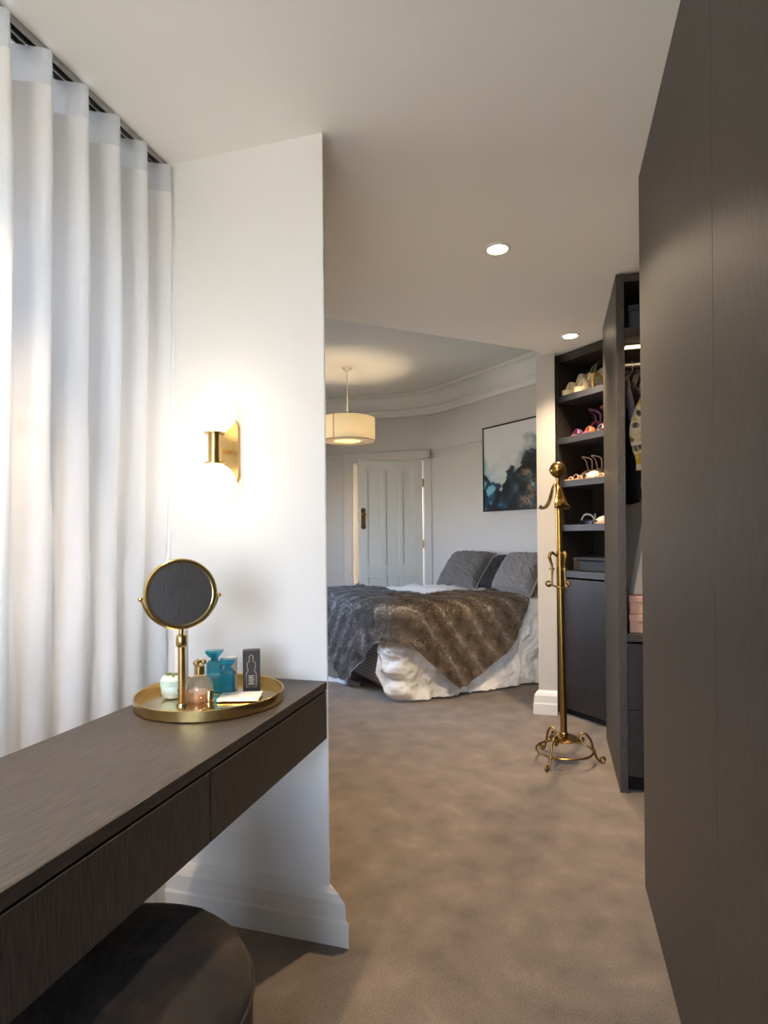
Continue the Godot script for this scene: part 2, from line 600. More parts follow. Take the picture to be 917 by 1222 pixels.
func build_bedroom_shell() -> void:
	var op_l := -2.449
	var op_r := -1.513
	var op_h := 2.145
	var g := Geo.new()
	# right of the door, round the corner and along the picture wall
	var path := corner_path(0.3, op_r, 1.75)
	var poly := path.duplicate()
	poly.append(v2(0.95, -5.22))
	poly.append(v2(-1.3, -7.25))
	poly.append(v2(op_r, -7.25))
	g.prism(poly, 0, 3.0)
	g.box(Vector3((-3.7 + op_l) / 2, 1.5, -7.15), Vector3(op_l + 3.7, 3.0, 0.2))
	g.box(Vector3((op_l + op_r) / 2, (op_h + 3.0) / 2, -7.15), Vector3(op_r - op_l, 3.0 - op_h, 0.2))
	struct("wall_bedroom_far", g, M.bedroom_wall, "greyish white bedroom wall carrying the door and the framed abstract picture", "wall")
	# left wall with the bedroom's own window, out of the photo
	g = Geo.new()
	g.box(Vector3(-3.75, 1.5, -6.2), Vector3(0.1, 3.0, 2.0))
	# slanting wall, pierced for a window from 0.8 to 2.3
	var a := Vector3(-3.7, 0, -5.2)
	var b := Vector3(-1.66, 0, -2.65)
	var dir := (b - a).normalized()
	var turn := Basis(dir, Vector3.UP, dir.cross(Vector3.UP))
	var long := a.distance_to(b)
	for p in [[0.0, 0.3, 0.0, 3.0], [2.5, long + 0.1, 0.0, 3.0], [0.3, 2.5, 0.0, 0.95], [0.3, 2.5, 1.85, 3.0]]:
		g.box(a + dir * (p[0] + p[1]) / 2 + Vector3(0, (p[2] + p[3]) / 2, 0), Vector3(p[1] - p[0], p[3] - p[2], 0.14), 0.0, turn)
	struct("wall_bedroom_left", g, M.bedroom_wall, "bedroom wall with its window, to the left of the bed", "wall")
	g = Geo.new()
	for k in [0.32, 1.4, 2.48]:
		g.box(a + dir * k + Vector3(0, 1.4, 0), Vector3(0.05, 0.9, 0.06), 0.004, turn)
	for y in [0.975, 1.825]:
		g.box(a + dir * 1.4 + Vector3(0, y, 0), Vector3(2.2, 0.05, 0.05), 0.004, turn)
	struct("window_2", g, M.trim, "white framed bedroom window", "window")
	g = Geo.new()
	g.prism([v2(-3.8, -7.25), v2(-1.2, -7.25), v2(0.95, -5.3), v2(0.6, -4.6), v2(-0.05, -4.05), v2(-1.25, -3.04), v2(-1.6, -2.55), v2(-3.85, -5.2)], HB, 3.06)
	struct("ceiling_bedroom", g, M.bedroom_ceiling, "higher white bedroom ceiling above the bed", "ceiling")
	# cornice: ridge on the ceiling, cove, small moulding on the wall
	var prof := [Vector2(-0.1, HB), Vector2(0.185, HB), Vector2(0.187, HB - 0.012), Vector2(0.176, HB - 0.026), Vector2(0.158, HB - 0.03), Vector2(0.145, HB - 0.024)]
	for i in 9:
		var t := i / 8.0 * PI / 2
		prof.append(Vector2(0.145 - 0.1 * sin(t), HB - 0.024 - 0.14 * (1.0 - cos(t))))
	prof.append_array([Vector2(0.05, HB - 0.17), Vector2(0.052, HB - 0.185), Vector2(0.036, HB - 0.2), Vector2(0.028, HB - 0.204), Vector2(0.028, HB - 0.235), Vector2(0.02, HB - 0.25), Vector2(-0.1, HB - 0.252)])
	g = Geo.new()
	g.sweep(prof, corner_path(1.0, -3.7, 1.7))
	struct("trim_1", g, M.bedroom_ceiling, "deep plaster cornice curving round the bedroom corner", "cornice")
	var rail := [Vector2(-0.1, 2.15), Vector2(0.012, 2.15), Vector2(0.014, 2.17), Vector2(0.026, 2.178), Vector2(0.03, 2.188), Vector2(0.026, 2.198), Vector2(0.014, 2.202), Vector2(0.02, 2.222), Vector2(0.036, 2.232), Vector2(0.036, 2.24), Vector2(-0.1, 2.24)]
	g = Geo.new()
	g.sweep(rail, [v2(-3.7, DOOR_Z), v2(-2.56, DOOR_Z)])
	g.sweep(rail, corner_path(0.3, -1.43, 1.7))
	struct("trim_2", g, M.bedroom_wall, "slim white picture rail level with the top of the door casing", "rail")
	# door
	var d := struct_node("door_1", "white panelled bedroom door standing slightly ajar, warm light behind it", "door")
	g = Geo.new()
	for s in [[-2.567, op_l], [op_r, -1.419]]:
		g.box(Vector3((s[0] + s[1]) / 2, 1.12, DOOR_Z + 0.012), Vector3(s[1] - s[0], 2.24, 0.036), 0.008)
	g.box(Vector3((-2.567 - 1.419) / 2, 2.195, DOOR_Z + 0.014), Vector3(1.148, 0.1, 0.042), 0.008)
	g.box(Vector3((-2.567 - 1.419) / 2, 2.242, DOOR_Z + 0.02), Vector3(1.17, 0.018, 0.06), 0.005)
	obj("casing", g, M.bedroom_wall, d)
	g = Geo.new()
	g.box(Vector3(op_l + 0.012, op_h / 2, -7.16), Vector3(0.024, op_h, 0.22), 0.002)
	g.box(Vector3(op_r - 0.012, op_h / 2, -7.16), Vector3(0.024, op_h, 0.22), 0.002)
	g.box(Vector3((op_l + op_r) / 2, op_h - 0.012, -7.16), Vector3(op_r - op_l, 0.024, 0.22), 0.002)
	g.box(Vector3(op_l + 0.035, op_h / 2, -7.2), Vector3(0.03, op_h, 0.03), 0.002)
	obj("jamb", g, M.trim, d)
	var leaf := Node3D.new()
	leaf.name = "leaf"
	d.add_child(leaf)
	leaf.position = Vector3(op_r - 0.036, 0, DOOR_Z - 0.01)
	leaf.rotation.y = deg_to_rad(26.0)
	var w := 0.79
	g = Geo.new()
	var hl := 2.112
	var stile := [[0.0, 0.1], [0.245, 0.3], [0.455, 0.51], [0.68, 0.79]]
	for s in stile:
		g.box(Vector3(-(s[0] + s[1]) / 2, hl / 2 + 0.008, 0), Vector3(s[1] - s[0], hl, 0.04), 0.003)
	g.box(Vector3(-w / 2, hl - 0.06, 0), Vector3(w - 0.01, 0.125, 0.0398), 0.003)
	g.box(Vector3(-w / 2, 0.12, 0), Vector3(w - 0.01, 0.22, 0.0398), 0.003)
	g.box(Vector3(-w / 2, 0.78, 0), Vector3(w - 0.01, 0.16, 0.0397), 0.003)
	obj("leaf_frame", g, M.door, leaf)
	for s in [[0.1, 0.245], [0.3, 0.455], [0.51, 0.68]]:
		g = Geo.new()
		g.box(Vector3(-(s[0] + s[1]) / 2, 1.05, 0), Vector3(s[1] - s[0] + 0.02, 2.0, 0.014), 0.0)
		obj("door_panel", g, M.door, leaf)
	g = Geo.new()
	g.box(Vector3(-0.735, 1.415, 0.0215), Vector3(0.052, 0.2, 0.005), 0.002)
	for y in [1.315, 1.515]:
		g.lathe([Vector2(0.0, -0.0025), Vector2(0.03, -0.0025), Vector2(0.03, 0.0025), Vector2(0, 0.0025)], 16, Vector3(-0.735, y, 0.0215), Basis(Vector3.RIGHT, PI / 2))
	obj("lock_plate", g, M.old_brass, leaf)
	g = Geo.new()
	g.lathe([Vector2(0.008, 0), Vector2(0.008, 0.03), Vector2(0.022, 0.038), Vector2(0.027, 0.05), Vector2(0.022, 0.062), Vector2(0.0, 0.066)], 20, Vector3(-0.735, 1.46, 0.02), Basis(Vector3.RIGHT, PI / 2))
	obj("door_knob", g, M.old_brass, leaf)
	g = Geo.new()
	g.box(Vector3(-0.7905, 1.43, 0), Vector3(0.003, 0.12, 0.024), 0.001)
	obj("latch_plate", g, M.old_brass, leaf)
	for y in [0.35, 1.1, 1.85]:
		g = Geo.new()
		g.lathe([Vector2(0, -0.05), Vector2(0.008, -0.05), Vector2(0.008, 0.05), Vector2(0, 0.05)], 10, Vector3(0.006, y, 0.024))
		obj("hinge", g, M.old_brass, leaf)
	# hall behind the door
	g = Geo.new()
	g.box(Vector3(-2.0, 1.3, -8.85), Vector3(3.4, 2.8, 0.1))
	g.box(Vector3(-3.65, 1.3, -8.0), Vector3(0.1, 2.8, 1.7))
	g.box(Vector3(-0.35, 1.3, -8.0), Vector3(0.1, 2.8, 1.7))
	struct("wall_hall", g, M.wall, "warmly lit hall walls behind the bedroom door", "wall")
	g = Geo.new()
	g.box(Vector3(-2.0, 2.75, -8.05), Vector3(3.4, 0.1, 1.7))
	struct("ceiling_hall", g, M.ceiling, "hall ceiling behind the bedroom door", "ceiling")
	downlight(Vector3(-2.5, 2.70, -8.0), "recessed downlight in the hall behind the bedroom door", 4.0)
	# skirtings in the bedroom
	g = Geo.new()
	g.sweep(SKIRT, [v2(-3.7, DOOR_Z), v2(-2.57, DOOR_Z)])
	g.sweep(SKIRT, corner_path(0.3, -1.415, 1.7))
	struct("baseboard_bedroom", g, M.trim, "white skirting along the far bedroom wall", "skirting")

func build_window() -> void:
	var n := struct_node("window_1", "white sash window behind the sheer curtain", "window")
	var g := Geo.new()
	var x := -1.5
	for z in [-1.52, -0.26, 1.02]:
		g.box(Vector3(x, 1.55, z), Vector3(0.11, 1.32, 0.07), 0.004)
	for y in [0.92, 2.185]:
		g.box(Vector3(x, y, -0.25), Vector3(0.11, 0.06, 2.6), 0.004)
	obj("frame", g, M.trim, n)
	for z0 in [-1.485, -0.225]:
		for y0 in [0.95, 1.62]:
			g = Geo.new()
			var zc: float = z0 + 0.605
			var yc: float = y0 + 0.29
			for s in [-1, 1]:
				g.box(Vector3(x, yc, zc + s * 0.585), Vector3(0.04, 0.62, 0.045), 0.003)
				g.box(Vector3(x, yc + s * 0.29, zc), Vector3(0.04, 0.05, 1.21), 0.003)
			obj("sash", g, M.trim, n)
			g = Geo.new()
			g.box(Vector3(x, yc, zc), Vector3(0.004, 0.54, 1.13))
			obj("pane", g, M.pane, n)
	g = Geo.new()
	g.box(Vector3(-1.4, 0.895, -0.25), Vector3(0.09, 0.03, 2.7), 0.006)
	obj("sill", g, M.trim, n)

func build_curtain() -> void:
	var t := thing("curtain_track", "slim grey aluminium curtain track with dark slots along the ceiling above the sheer", "curtain track")
	var g := Geo.new()
	for k in [-0.022, 0.0, 0.022]:
		g.box(Vector3(-1.212 + k, H - 0.009, -0.35), Vector3(0.006, 0.016, 2.56), 0.001)
	g.box(Vector3(-1.212, H - 0.002, -0.35), Vector3(0.05, 0.004, 2.56), 0.001)
	obj("profile", g, M.aluminium, t)
	g = Geo.new()
	for k in [-0.011, 0.011]:
		g.box(Vector3(-1.212 + k, H - 0.005, -0.35), Vector3(0.014, 0.004, 2.55))
	obj("slot", g, M.gap, t)
	var c := thing("sheer_curtain", "floor-length white sheer curtain in soft wave folds across the window", "curtain")
	var n := FastNoiseLite.new()
	n.seed = 7
	n.frequency = 1.0
	var at := func(z: float, y: float) -> Vector3:
		var low := 1.0 - y / H
		var ph := TAU * (z + 1.033 + 0.022 * low * n.get_noise_2d(z * 6.0, y * 0.7) * 2.0) / 0.116
		var amp := 0.043 * (1.0 - 0.72 * smoothstep(0.1, 0.75, low)) * (1.0 + 0.4 * low * n.get_noise_2d(z * 4.0, 30.0 + y * 0.3))
		var x := -1.212 + amp * (cos(ph) + 0.12 * cos(2.0 * ph + 1.0)) + 0.035 * low * n.get_noise_2d(z * 2.6 + 9.0, y * 0.5)
		return Vector3(x, y, z + 0.012 * sin(ph) * low)
	for part in [["panel", 0.015, 2.305, 26], ["heading", 2.305, 2.392, 3]]:
		var rows := []
		for i in part[3] + 1:
			var row := PackedVector3Array()
			var y: float = lerpf(part[1], part[2], float(i) / part[3])
			for j in 301:
				row.append(at.call(-1.630 + 2.5 * j / 300.0, y))
			rows.append(row)
		g = Geo.new()
		g.grid(rows)
		obj(part[0], g, M.sheer if part[0] == "panel" else M.heading if M.has("heading") else heading_material(), c)

func heading_material() -> StandardMaterial3D:
	var m: StandardMaterial3D = M.sheer.duplicate()
	m.albedo_color = Color(0.86, 0.86, 0.87, 0.97)
	m.backlight = Color(0.7, 0.7, 0.7)
	M.heading = m
	return m

func build_wardrobe() -> void:
	# the long run of plain full-height doors on the right
	var t := thing("wardrobe", "tall plain dark oak wardrobe front filling the right side, floor to ceiling", "wardrobe", Vector3(0.287, 0, 0))
	var g := Geo.new()
	g.box(Vector3(0.32, H / 2, -0.3), Vector3(0.59, H - 0.004, 3.66), 0.0)
	obj("carcass", g, M.wood_up, t)
	var edges := [-2.15, -1.213, -0.276, 0.661, 1.53]
	for i in 4:
		g = Geo.new()
		var a: float = edges[i]
		var b: float = edges[i + 1] - 0.0012
		g.box(Vector3(0.011, H / 2 + 0.003, (a + b) / 2), Vector3(0.022, H - 0.012, b - a), 0.0012)
		obj("door", g, M.wood_up, t)
	g = Geo.new()
	g.box(Vector3(0.315, H / 2 + 0.003, -2.14), Vector3(0.582, H - 0.012, 0.02), 0.001)
	obj("side_panel", g, M.wood_up, t)

func build_open_wardrobe() -> void:
	var t := thing("open_wardrobe", "open dark oak wardrobe bay with hanging clothes above two drawers", "wardrobe", Vector3(0.287, 0, -2.916))
	var d := 0.744
	var w := 0.95
	var g := Geo.new()
	g.box(Vector3(0.018, H / 2 - 0.002, -d / 2), Vector3(0.036, H - 0.006, d), 0.0015)
	obj("side_panel", g, M.wood_up, t)
	g = Geo.new()
	g.box(Vector3(w, H / 2 - 0.002, -d / 2), Vector3(0.036, H - 0.006, d), 0.0015)
	obj("side_panel", g, M.wood_up, t)
	g = Geo.new()
	g.box(Vector3(w / 2, H / 2, -d + 0.07), Vector3(w - 0.04, H - 0.02, 0.018))
	obj("back_panel", g, mat(c8(196, 186, 172), 0.6), t)
	g = Geo.new()
	g.box(Vector3(w / 2, H - 0.026, -d / 2 + 0.04), Vector3(w - 0.04, 0.036, d - 0.09), 0.0015)
	obj("top_panel", g, M.wood_across, t)
	g = Geo.new()
	g.box(Vector3(w / 2, 2.135, -d / 2 + 0.04), Vector3(w - 0.04, 0.04, d - 0.09), 0.0015)
	obj("shelf", g, M.wood_across, t)
	g = Geo.new()
	g.box(Vector3(w / 2, 0.72, -d / 2 + 0.04), Vector3(w - 0.04, 0.036, d - 0.09), 0.0015)
	obj("counter", g, M.wood_across, t)
	for r in [[0.385, 0.692], [0.075, 0.381]]:
		g = Geo.new()
		g.box(Vector3(w / 2, (r[0] + r[1]) / 2, -0.022), Vector3(w - 0.05, r[1] - r[0], 0.02), 0.0015)
		obj("drawer", g, M.wood_deep, t)
	g = Geo.new()
	g.box(Vector3(w / 2, 0.38, -d / 2 + 0.02), Vector3(w - 0.05, 0.66, d - 0.16))
	obj("drawer_box", g, M.gap, t)
	g = Geo.new()
	g.box(Vector3(w / 2, 0.034, -0.06), Vector3(w - 0.05, 0.066, 0.02), 0.001)
	obj("plinth", g, M.gap, t)
	g = Geo.new()
	g.tube([Vector3(0.04, 2.06, -0.31), Vector3(w - 0.02, 2.06, -0.31)], 0.0125, 12)
	obj("hanging_rail", g, M.aluminium, t)
	# the light strip under the shelf
	var s := thing("strip_light", "bright warm strip light under the shelf above the hanging clothes", "light", Vector3(0.287, 2.109, -3.07))
	g = Geo.new()
	g.box(Vector3(w / 2, 0.002, 0), Vector3(w - 0.1, 0.007, 0.05), 0.001)
	obj("channel", g, M.aluminium, s)
	g = Geo.new()
	g.box(Vector3(w / 2, -0.003, 0), Vector3(w - 0.11, 0.004, 0.04), 0.001)
	obj("diffuser", g, glow(Color(1, 0.86, 0.66), 2.2), s)
	var al := AreaLight3D.new()
	al.name = "strip_area"
	al.area_size = Vector2(w - 0.12, 0.036)
	al.light_color = Color(1, 0.9, 0.76)
	al.light_energy = 0.1
	al.shadow_enabled = true
	add_child(al)
	al.position = Vector3(0.287 + w / 2, 2.1035, -3.07)
	al.rotation.x = -PI / 2
	# dark storage box in the top compartment
	var b := thing("storage_box", "dark slate storage box in the top compartment of the open wardrobe", "box", Vector3(0.60, 2.156, -3.16))
	g = Geo.new()
	g.box(Vector3(0, 0.055, 0), Vector3(0.5, 0.11, 0.4), 0.004)
	obj("box_body", g, mat(c8(58, 60, 68), 0.7), b)
	g = Geo.new()
	g.box(Vector3(0, 0.1, 0), Vector3(0.51, 0.03, 0.41), 0.004)
	obj("lid", g, mat(c8(50, 52, 60), 0.7), b)

const CAB := Vector3(0.018, 0, -4.142)
func cab(x: float, y: float, z: float) -> Vector3:
	return CAB + Basis(Vector3.UP, -PI / 4) * Vector3(x, y, z)

func build_shoe_cabinet() -> void:
	var t := thing("shoe_cabinet", "dark oak corner cabinet with open shoe shelves over a plain door", "cabinet", CAB, -PI / 4)
	var w := 0.46
	var d := 0.345
	var g := Geo.new()
	for x in [0.011, w - 0.011]:
		g = Geo.new()
		g.box(Vector3(x, H / 2, -d / 2), Vector3(0.022, H - 0.004, d), 0.0015)
		obj("side_panel", g, M.wood_inside, t)
	g = Geo.new()
	g.box(Vector3(w / 2, H / 2, -d + 0.008), Vector3(w - 0.044, H - 0.004, 0.016))
	obj("back_panel", g, M.wood_deep, t)
	g = Geo.new()
	g.box(Vector3(w / 2, H - 0.032, -d / 2), Vector3(w - 0.044, 0.056, d - 0.01), 0.0015)
	obj("top_panel", g, M.wood_inside, t)
	for y in [2.125, 1.845, 1.555, 1.262, 0.955]:
		g = Geo.new()
		g.box(Vector3(w / 2, y - 0.018, -d / 2), Vector3(w - 0.044, 0.042, d - 0.004), 0.0015)
		obj("shelf", g, M.shelf_edge, t)
	g = Geo.new()
	g.box(Vector3(w / 2 + 0.011, 0.475, -0.008), Vector3(w - 0.028, 0.86, 0.02), 0.0015)
	obj("door", g, M.wood_deep, t)
	g = Geo.new()
	g.box(Vector3(w / 2, 0.022, -0.04), Vector3(w - 0.044, 0.044, 0.02), 0.001)
	obj("plinth", g, M.gap, t)

func build_desk() -> void:
	var t := thing("vanity_desk", "long dark oak floating vanity desk with two plain drawers under the window", "desk", Vector3(-0.656, 0, -1.638))
	var top := 0.768
	var L := 2.9
	var g := Geo.new()
	g.box(Vector3(-0.202, top - 0.0125, L / 2), Vector3(0.404, 0.025, L - 0.002), 0.0015)
	obj("desk_top", g, M.wood_along, t)
	g = Geo.new()
	g.box(Vector3(-0.21, 0.67, L / 2), Vector3(0.376, 0.142, L - 0.004))
	obj("desk_body", g, M.wood_inside, t)
	g = Geo.new()
	g.box(Vector3(-0.21, top - 0.0275, L / 2), Vector3(0.37, 0.005, L - 0.01))
	obj("shadow_gap", g, M.gap, t)
	for r in [[0.001, 0.6175], [0.6205, 1.9], [1.903, L]]:
		g = Geo.new()
		g.box(Vector3(-0.0115, 0.667, (r[0] + r[1]) / 2), Vector3(0.02, 0.141, r[1] - r[0]), 0.0015)
		obj("drawer", g, M.wood_up, t)

func build_stool() -> void:
	var t := thing("stool", "round dark brown velvet pouf tucked partly under the desk", "stool", Vector3(-0.745, 0, -0.845))
	var g := Geo.new()
	var rows := []
	var n := FastNoiseLite.new()
	n.seed = 4
	n.frequency = 7.0
	var prof := [Vector2(0.215, 0.02), Vector2(0.232, 0.03), Vector2(0.236, 0.12), Vector2(0.238, 0.25), Vector2(0.24, 0.38), Vector2(0.238, 0.40), Vector2(0.230, 0.42), Vector2(0.216, 0.434), Vector2(0.19, 0.444), Vector2(0.15, 0.45), Vector2(0.1, 0.453), Vector2(0.05, 0.454), Vector2(0.0, 0.455)]
	for q in prof:
		var row := PackedVector3Array()
		for s in 72:
			var a := TAU * s / 72
			var p := Vector3(cos(a) * q.x, q.y, sin(a) * q.x)
			p.y += 0.006 * n.get_noise_3d(p.x * 2.2, p.z * 1.0, 3.0) * smoothstep(0.4, 0.45, q.y)
			row.append(p)
		rows.append(row)
	g.grid(rows, true)
	obj("cushion", g, M.velvet, t)
	g = Geo.new()
	g.tube(ring(Vector3(0, 0.392, 0), 0.2405, 32), 0.0035, 6, true, 2)
	obj("piping", g, M.velvet, t)
	g = Geo.new()
	g.lathe([Vector2(0, 0.0), Vector2(0.205, 0.0), Vector2(0.205, 0.03), Vector2(0, 0.03)], 48)
	obj("base", g, M.black, t)

func ring(at: Vector3, r: float, n: int, turn: Basis = Basis.IDENTITY) -> Array:
	var out := []
	for i in n:
		var a := TAU * i / n
		out.append(at + turn * Vector3(cos(a) * r, 0, sin(a) * r))
	return out

# ---------------------------------------------------------------- lamps
func downlight(at: Vector3, label: String, energy: float, wide: float = 68.0, group: String = "ceiling downlights") -> void:
	var t := thing("downlight", label, "ceiling light", at, 0.0, group)
	var g := Geo.new()
	g.lathe([Vector2(0.043, -0.006), Vector2(0.052, -0.006), Vector2(0.055, 0.0), Vector2(0.055, 0.004), Vector2(0.043, 0.004), Vector2(0.043, -0.006)], 40)
	obj("trim_ring", g, M.white_gloss, t)
	g = Geo.new()
	g.lathe([Vector2(0, -0.004), Vector2(0.044, -0.004), Vector2(0.044, 0.0), Vector2(0, 0.0)], 40)
	obj("lens", g, glow(WARM, 6.0), t)
	var l := SpotLight3D.new()
	l.name = numbered("downlight_beam")
	l.light_color = WARM
	l.light_energy = energy
	l.light_size = 0.035
	l.spot_angle = wide
	l.spot_angle_attenuation = 0.7 if wide > 60.0 else 1.0
	l.spot_range = 12.0
	l.spot_attenuation = 2.0
	l.shadow_enabled = true
	add_child(l, true)
	l.position = at + Vector3(0, -0.012, 0)
	l.rotation.x = -PI / 2

func build_downlights() -> void:
	downlight(Vector3(-0.217, H, -2.514), "larger of the two recessed downlights glowing in the corridor ceiling", 1.8)
	downlight(Vector3(0.109, H, -3.743), "smaller far recessed downlight glowing just above the shoe cabinet", 1.4, 55.0)
	downlight(Vector3(-0.955, H, -0.88), "recessed downlight in the ceiling above the vanity desk", 1.5, 30.0)

func build_sconce() -> void:
	var x := -0.972
	var z := -1.545
	var t := thing("wall_sconce", "brass wall light with two glowing white glass globes on the short wall", "wall light", Vector3(x, 1.468, -1.638))
	var g := Geo.new()
	var pill := []
	for i in 17:
		var a := PI * i / 16
		pill.append(Vector2(cos(a) * 0.032, 0.072 + sin(a) * 0.032))
	for i in 17:
		var a := PI + PI * i / 16
		pill.append(Vector2(cos(a) * 0.032, -0.072 + sin(a) * 0.032))
	g.extrude(pill, 0.014)
	obj("backplate", g, M.satin_brass, t)
	g = Geo.new()
	g.tube([Vector3(0, 0, 0.012), Vector3(0, 0, z + 1.638)], 0.006, 12)
	obj("arm", g, M.satin_brass, t)
	g = Geo.new()
	g.lathe([Vector2(0.0, -0.047), Vector2(0.03, -0.047), Vector2(0.03, -0.043), Vector2(0.019, -0.043), Vector2(0.019, 0.043), Vector2(0.03, 0.043), Vector2(0.03, 0.047), Vector2(0, 0.047)], 28, Vector3(0, 0, z + 1.638))
	obj("stem", g, M.satin_brass, t)
	for s in [-1, 1]:
		g = Geo.new()
		g.ball(Vector3(0, s * 0.108, z + 1.638), 0.064, 32)
		obj("globe_bulb", g, glow(Color(1.0, 0.95, 0.86), 0.8), t)
		omni("sconce_light", Vector3(x, 1.468 + s * 0.108, z), 0.0075, Color(1.0, 0.93, 0.81), 0.06)

func build_pendant() -> void:
	var at := Vector3(-2.018, HB, -5.675)
	var t := thing("pendant_lamp", "cream drum pendant lamp hanging over the bed", "pendant lamp", at)
	var g := Geo.new()
	g.lathe([Vector2(0, -0.035), Vector2(0.02, -0.035), Vector2(0.05, -0.012), Vector2(0.055, 0), Vector2(0, 0)], 28)
	obj("ceiling_rose", g, M.white_gloss, t)
	g = Geo.new()
	g.tube([Vector3(0, -0.02, 0), Vector3(0, -0.56, 0)], 0.006, 10)
	obj("rod", g, M.white_gloss, t)
	var fabric := mat(c8(240, 231, 206), 0.9)
	fabric.backlight_enabled = true
	fabric.backlight = Color(0.74, 0.71, 0.64)
	bump(fabric, M.fine, Vector3(4, 4, 4), 0.02)
	g = Geo.new()
	g.lathe([Vector2(0.278, -0.757), Vector2(0.28, -0.757), Vector2(0.28, -0.514), Vector2(0.278, -0.514)], 64)
	obj("shade", g, fabric, t)
	g = Geo.new()
	g.lathe([Vector2(0.133, -0.745), Vector2(0.135, -0.745), Vector2(0.135, -0.514), Vector2(0.133, -0.514)], 48)
	obj("inner_shade", g, fabric, t)
	g = Geo.new()
	for y in [-0.755, -0.516]:
		g.tube(ring(Vector3(0, y, 0), 0.28, 40), 0.0035, 6, true, 1)
	obj("shade_rim", g, mat(c8(170, 150, 116), 0.7), t)
	var a0 := 1.75
	g = Geo.new()
	g.box(Vector3(cos(a0) * 0.281, -0.6355, sin(a0) * 0.281), Vector3(0.012, 0.24, 0.003), 0.0, Basis(Vector3.UP, PI / 2 - a0))
	obj("shade_seam", g, mat(c8(206, 182, 140), 0.9), t)
	g = Geo.new()
	for k in 3:
		var a := 0.5 + TAU * k / 3
		g.tube([Vector3(0, -0.53, 0), Vector3(cos(a) * 0.279, -0.518, sin(a) * 0.279)], 0.003, 6)
	g.tube(ring(Vector3(0, -0.53, 0), 0.022, 16), 0.003, 6, true, 1)
	obj("spider", g, M.white_gloss, t)
	g = Geo.new()
	g.lathe([Vector2(0, -0.752), Vector2(0.274, -0.752), Vector2(0.274, -0.749), Vector2(0, -0.749)], 64)
	var diff := mat(c8(238, 230, 214), 0.8)
	diff.backlight_enabled = true
	diff.backlight = Color(0.8, 0.74, 0.62)
	obj("diffuser", g, diff, t)
	g = Geo.new()
	g.ball(Vector3(0, -0.64, 0), 0.03, 20)
	obj("bulb", g, glow(Color(1, 0.92, 0.8), 2.0), t)
	g = Geo.new()
	g.lathe([Vector2(0, -0.597), Vector2(0.018, -0.597), Vector2(0.02, -0.55), Vector2(0, -0.545)], 16)
	obj("lamp_holder", g, M.white_gloss, t)
	omni("pendant_light", at + Vector3(0, -0.64, 0), 0.085, Color(1, 0.94, 0.84), 0.012)

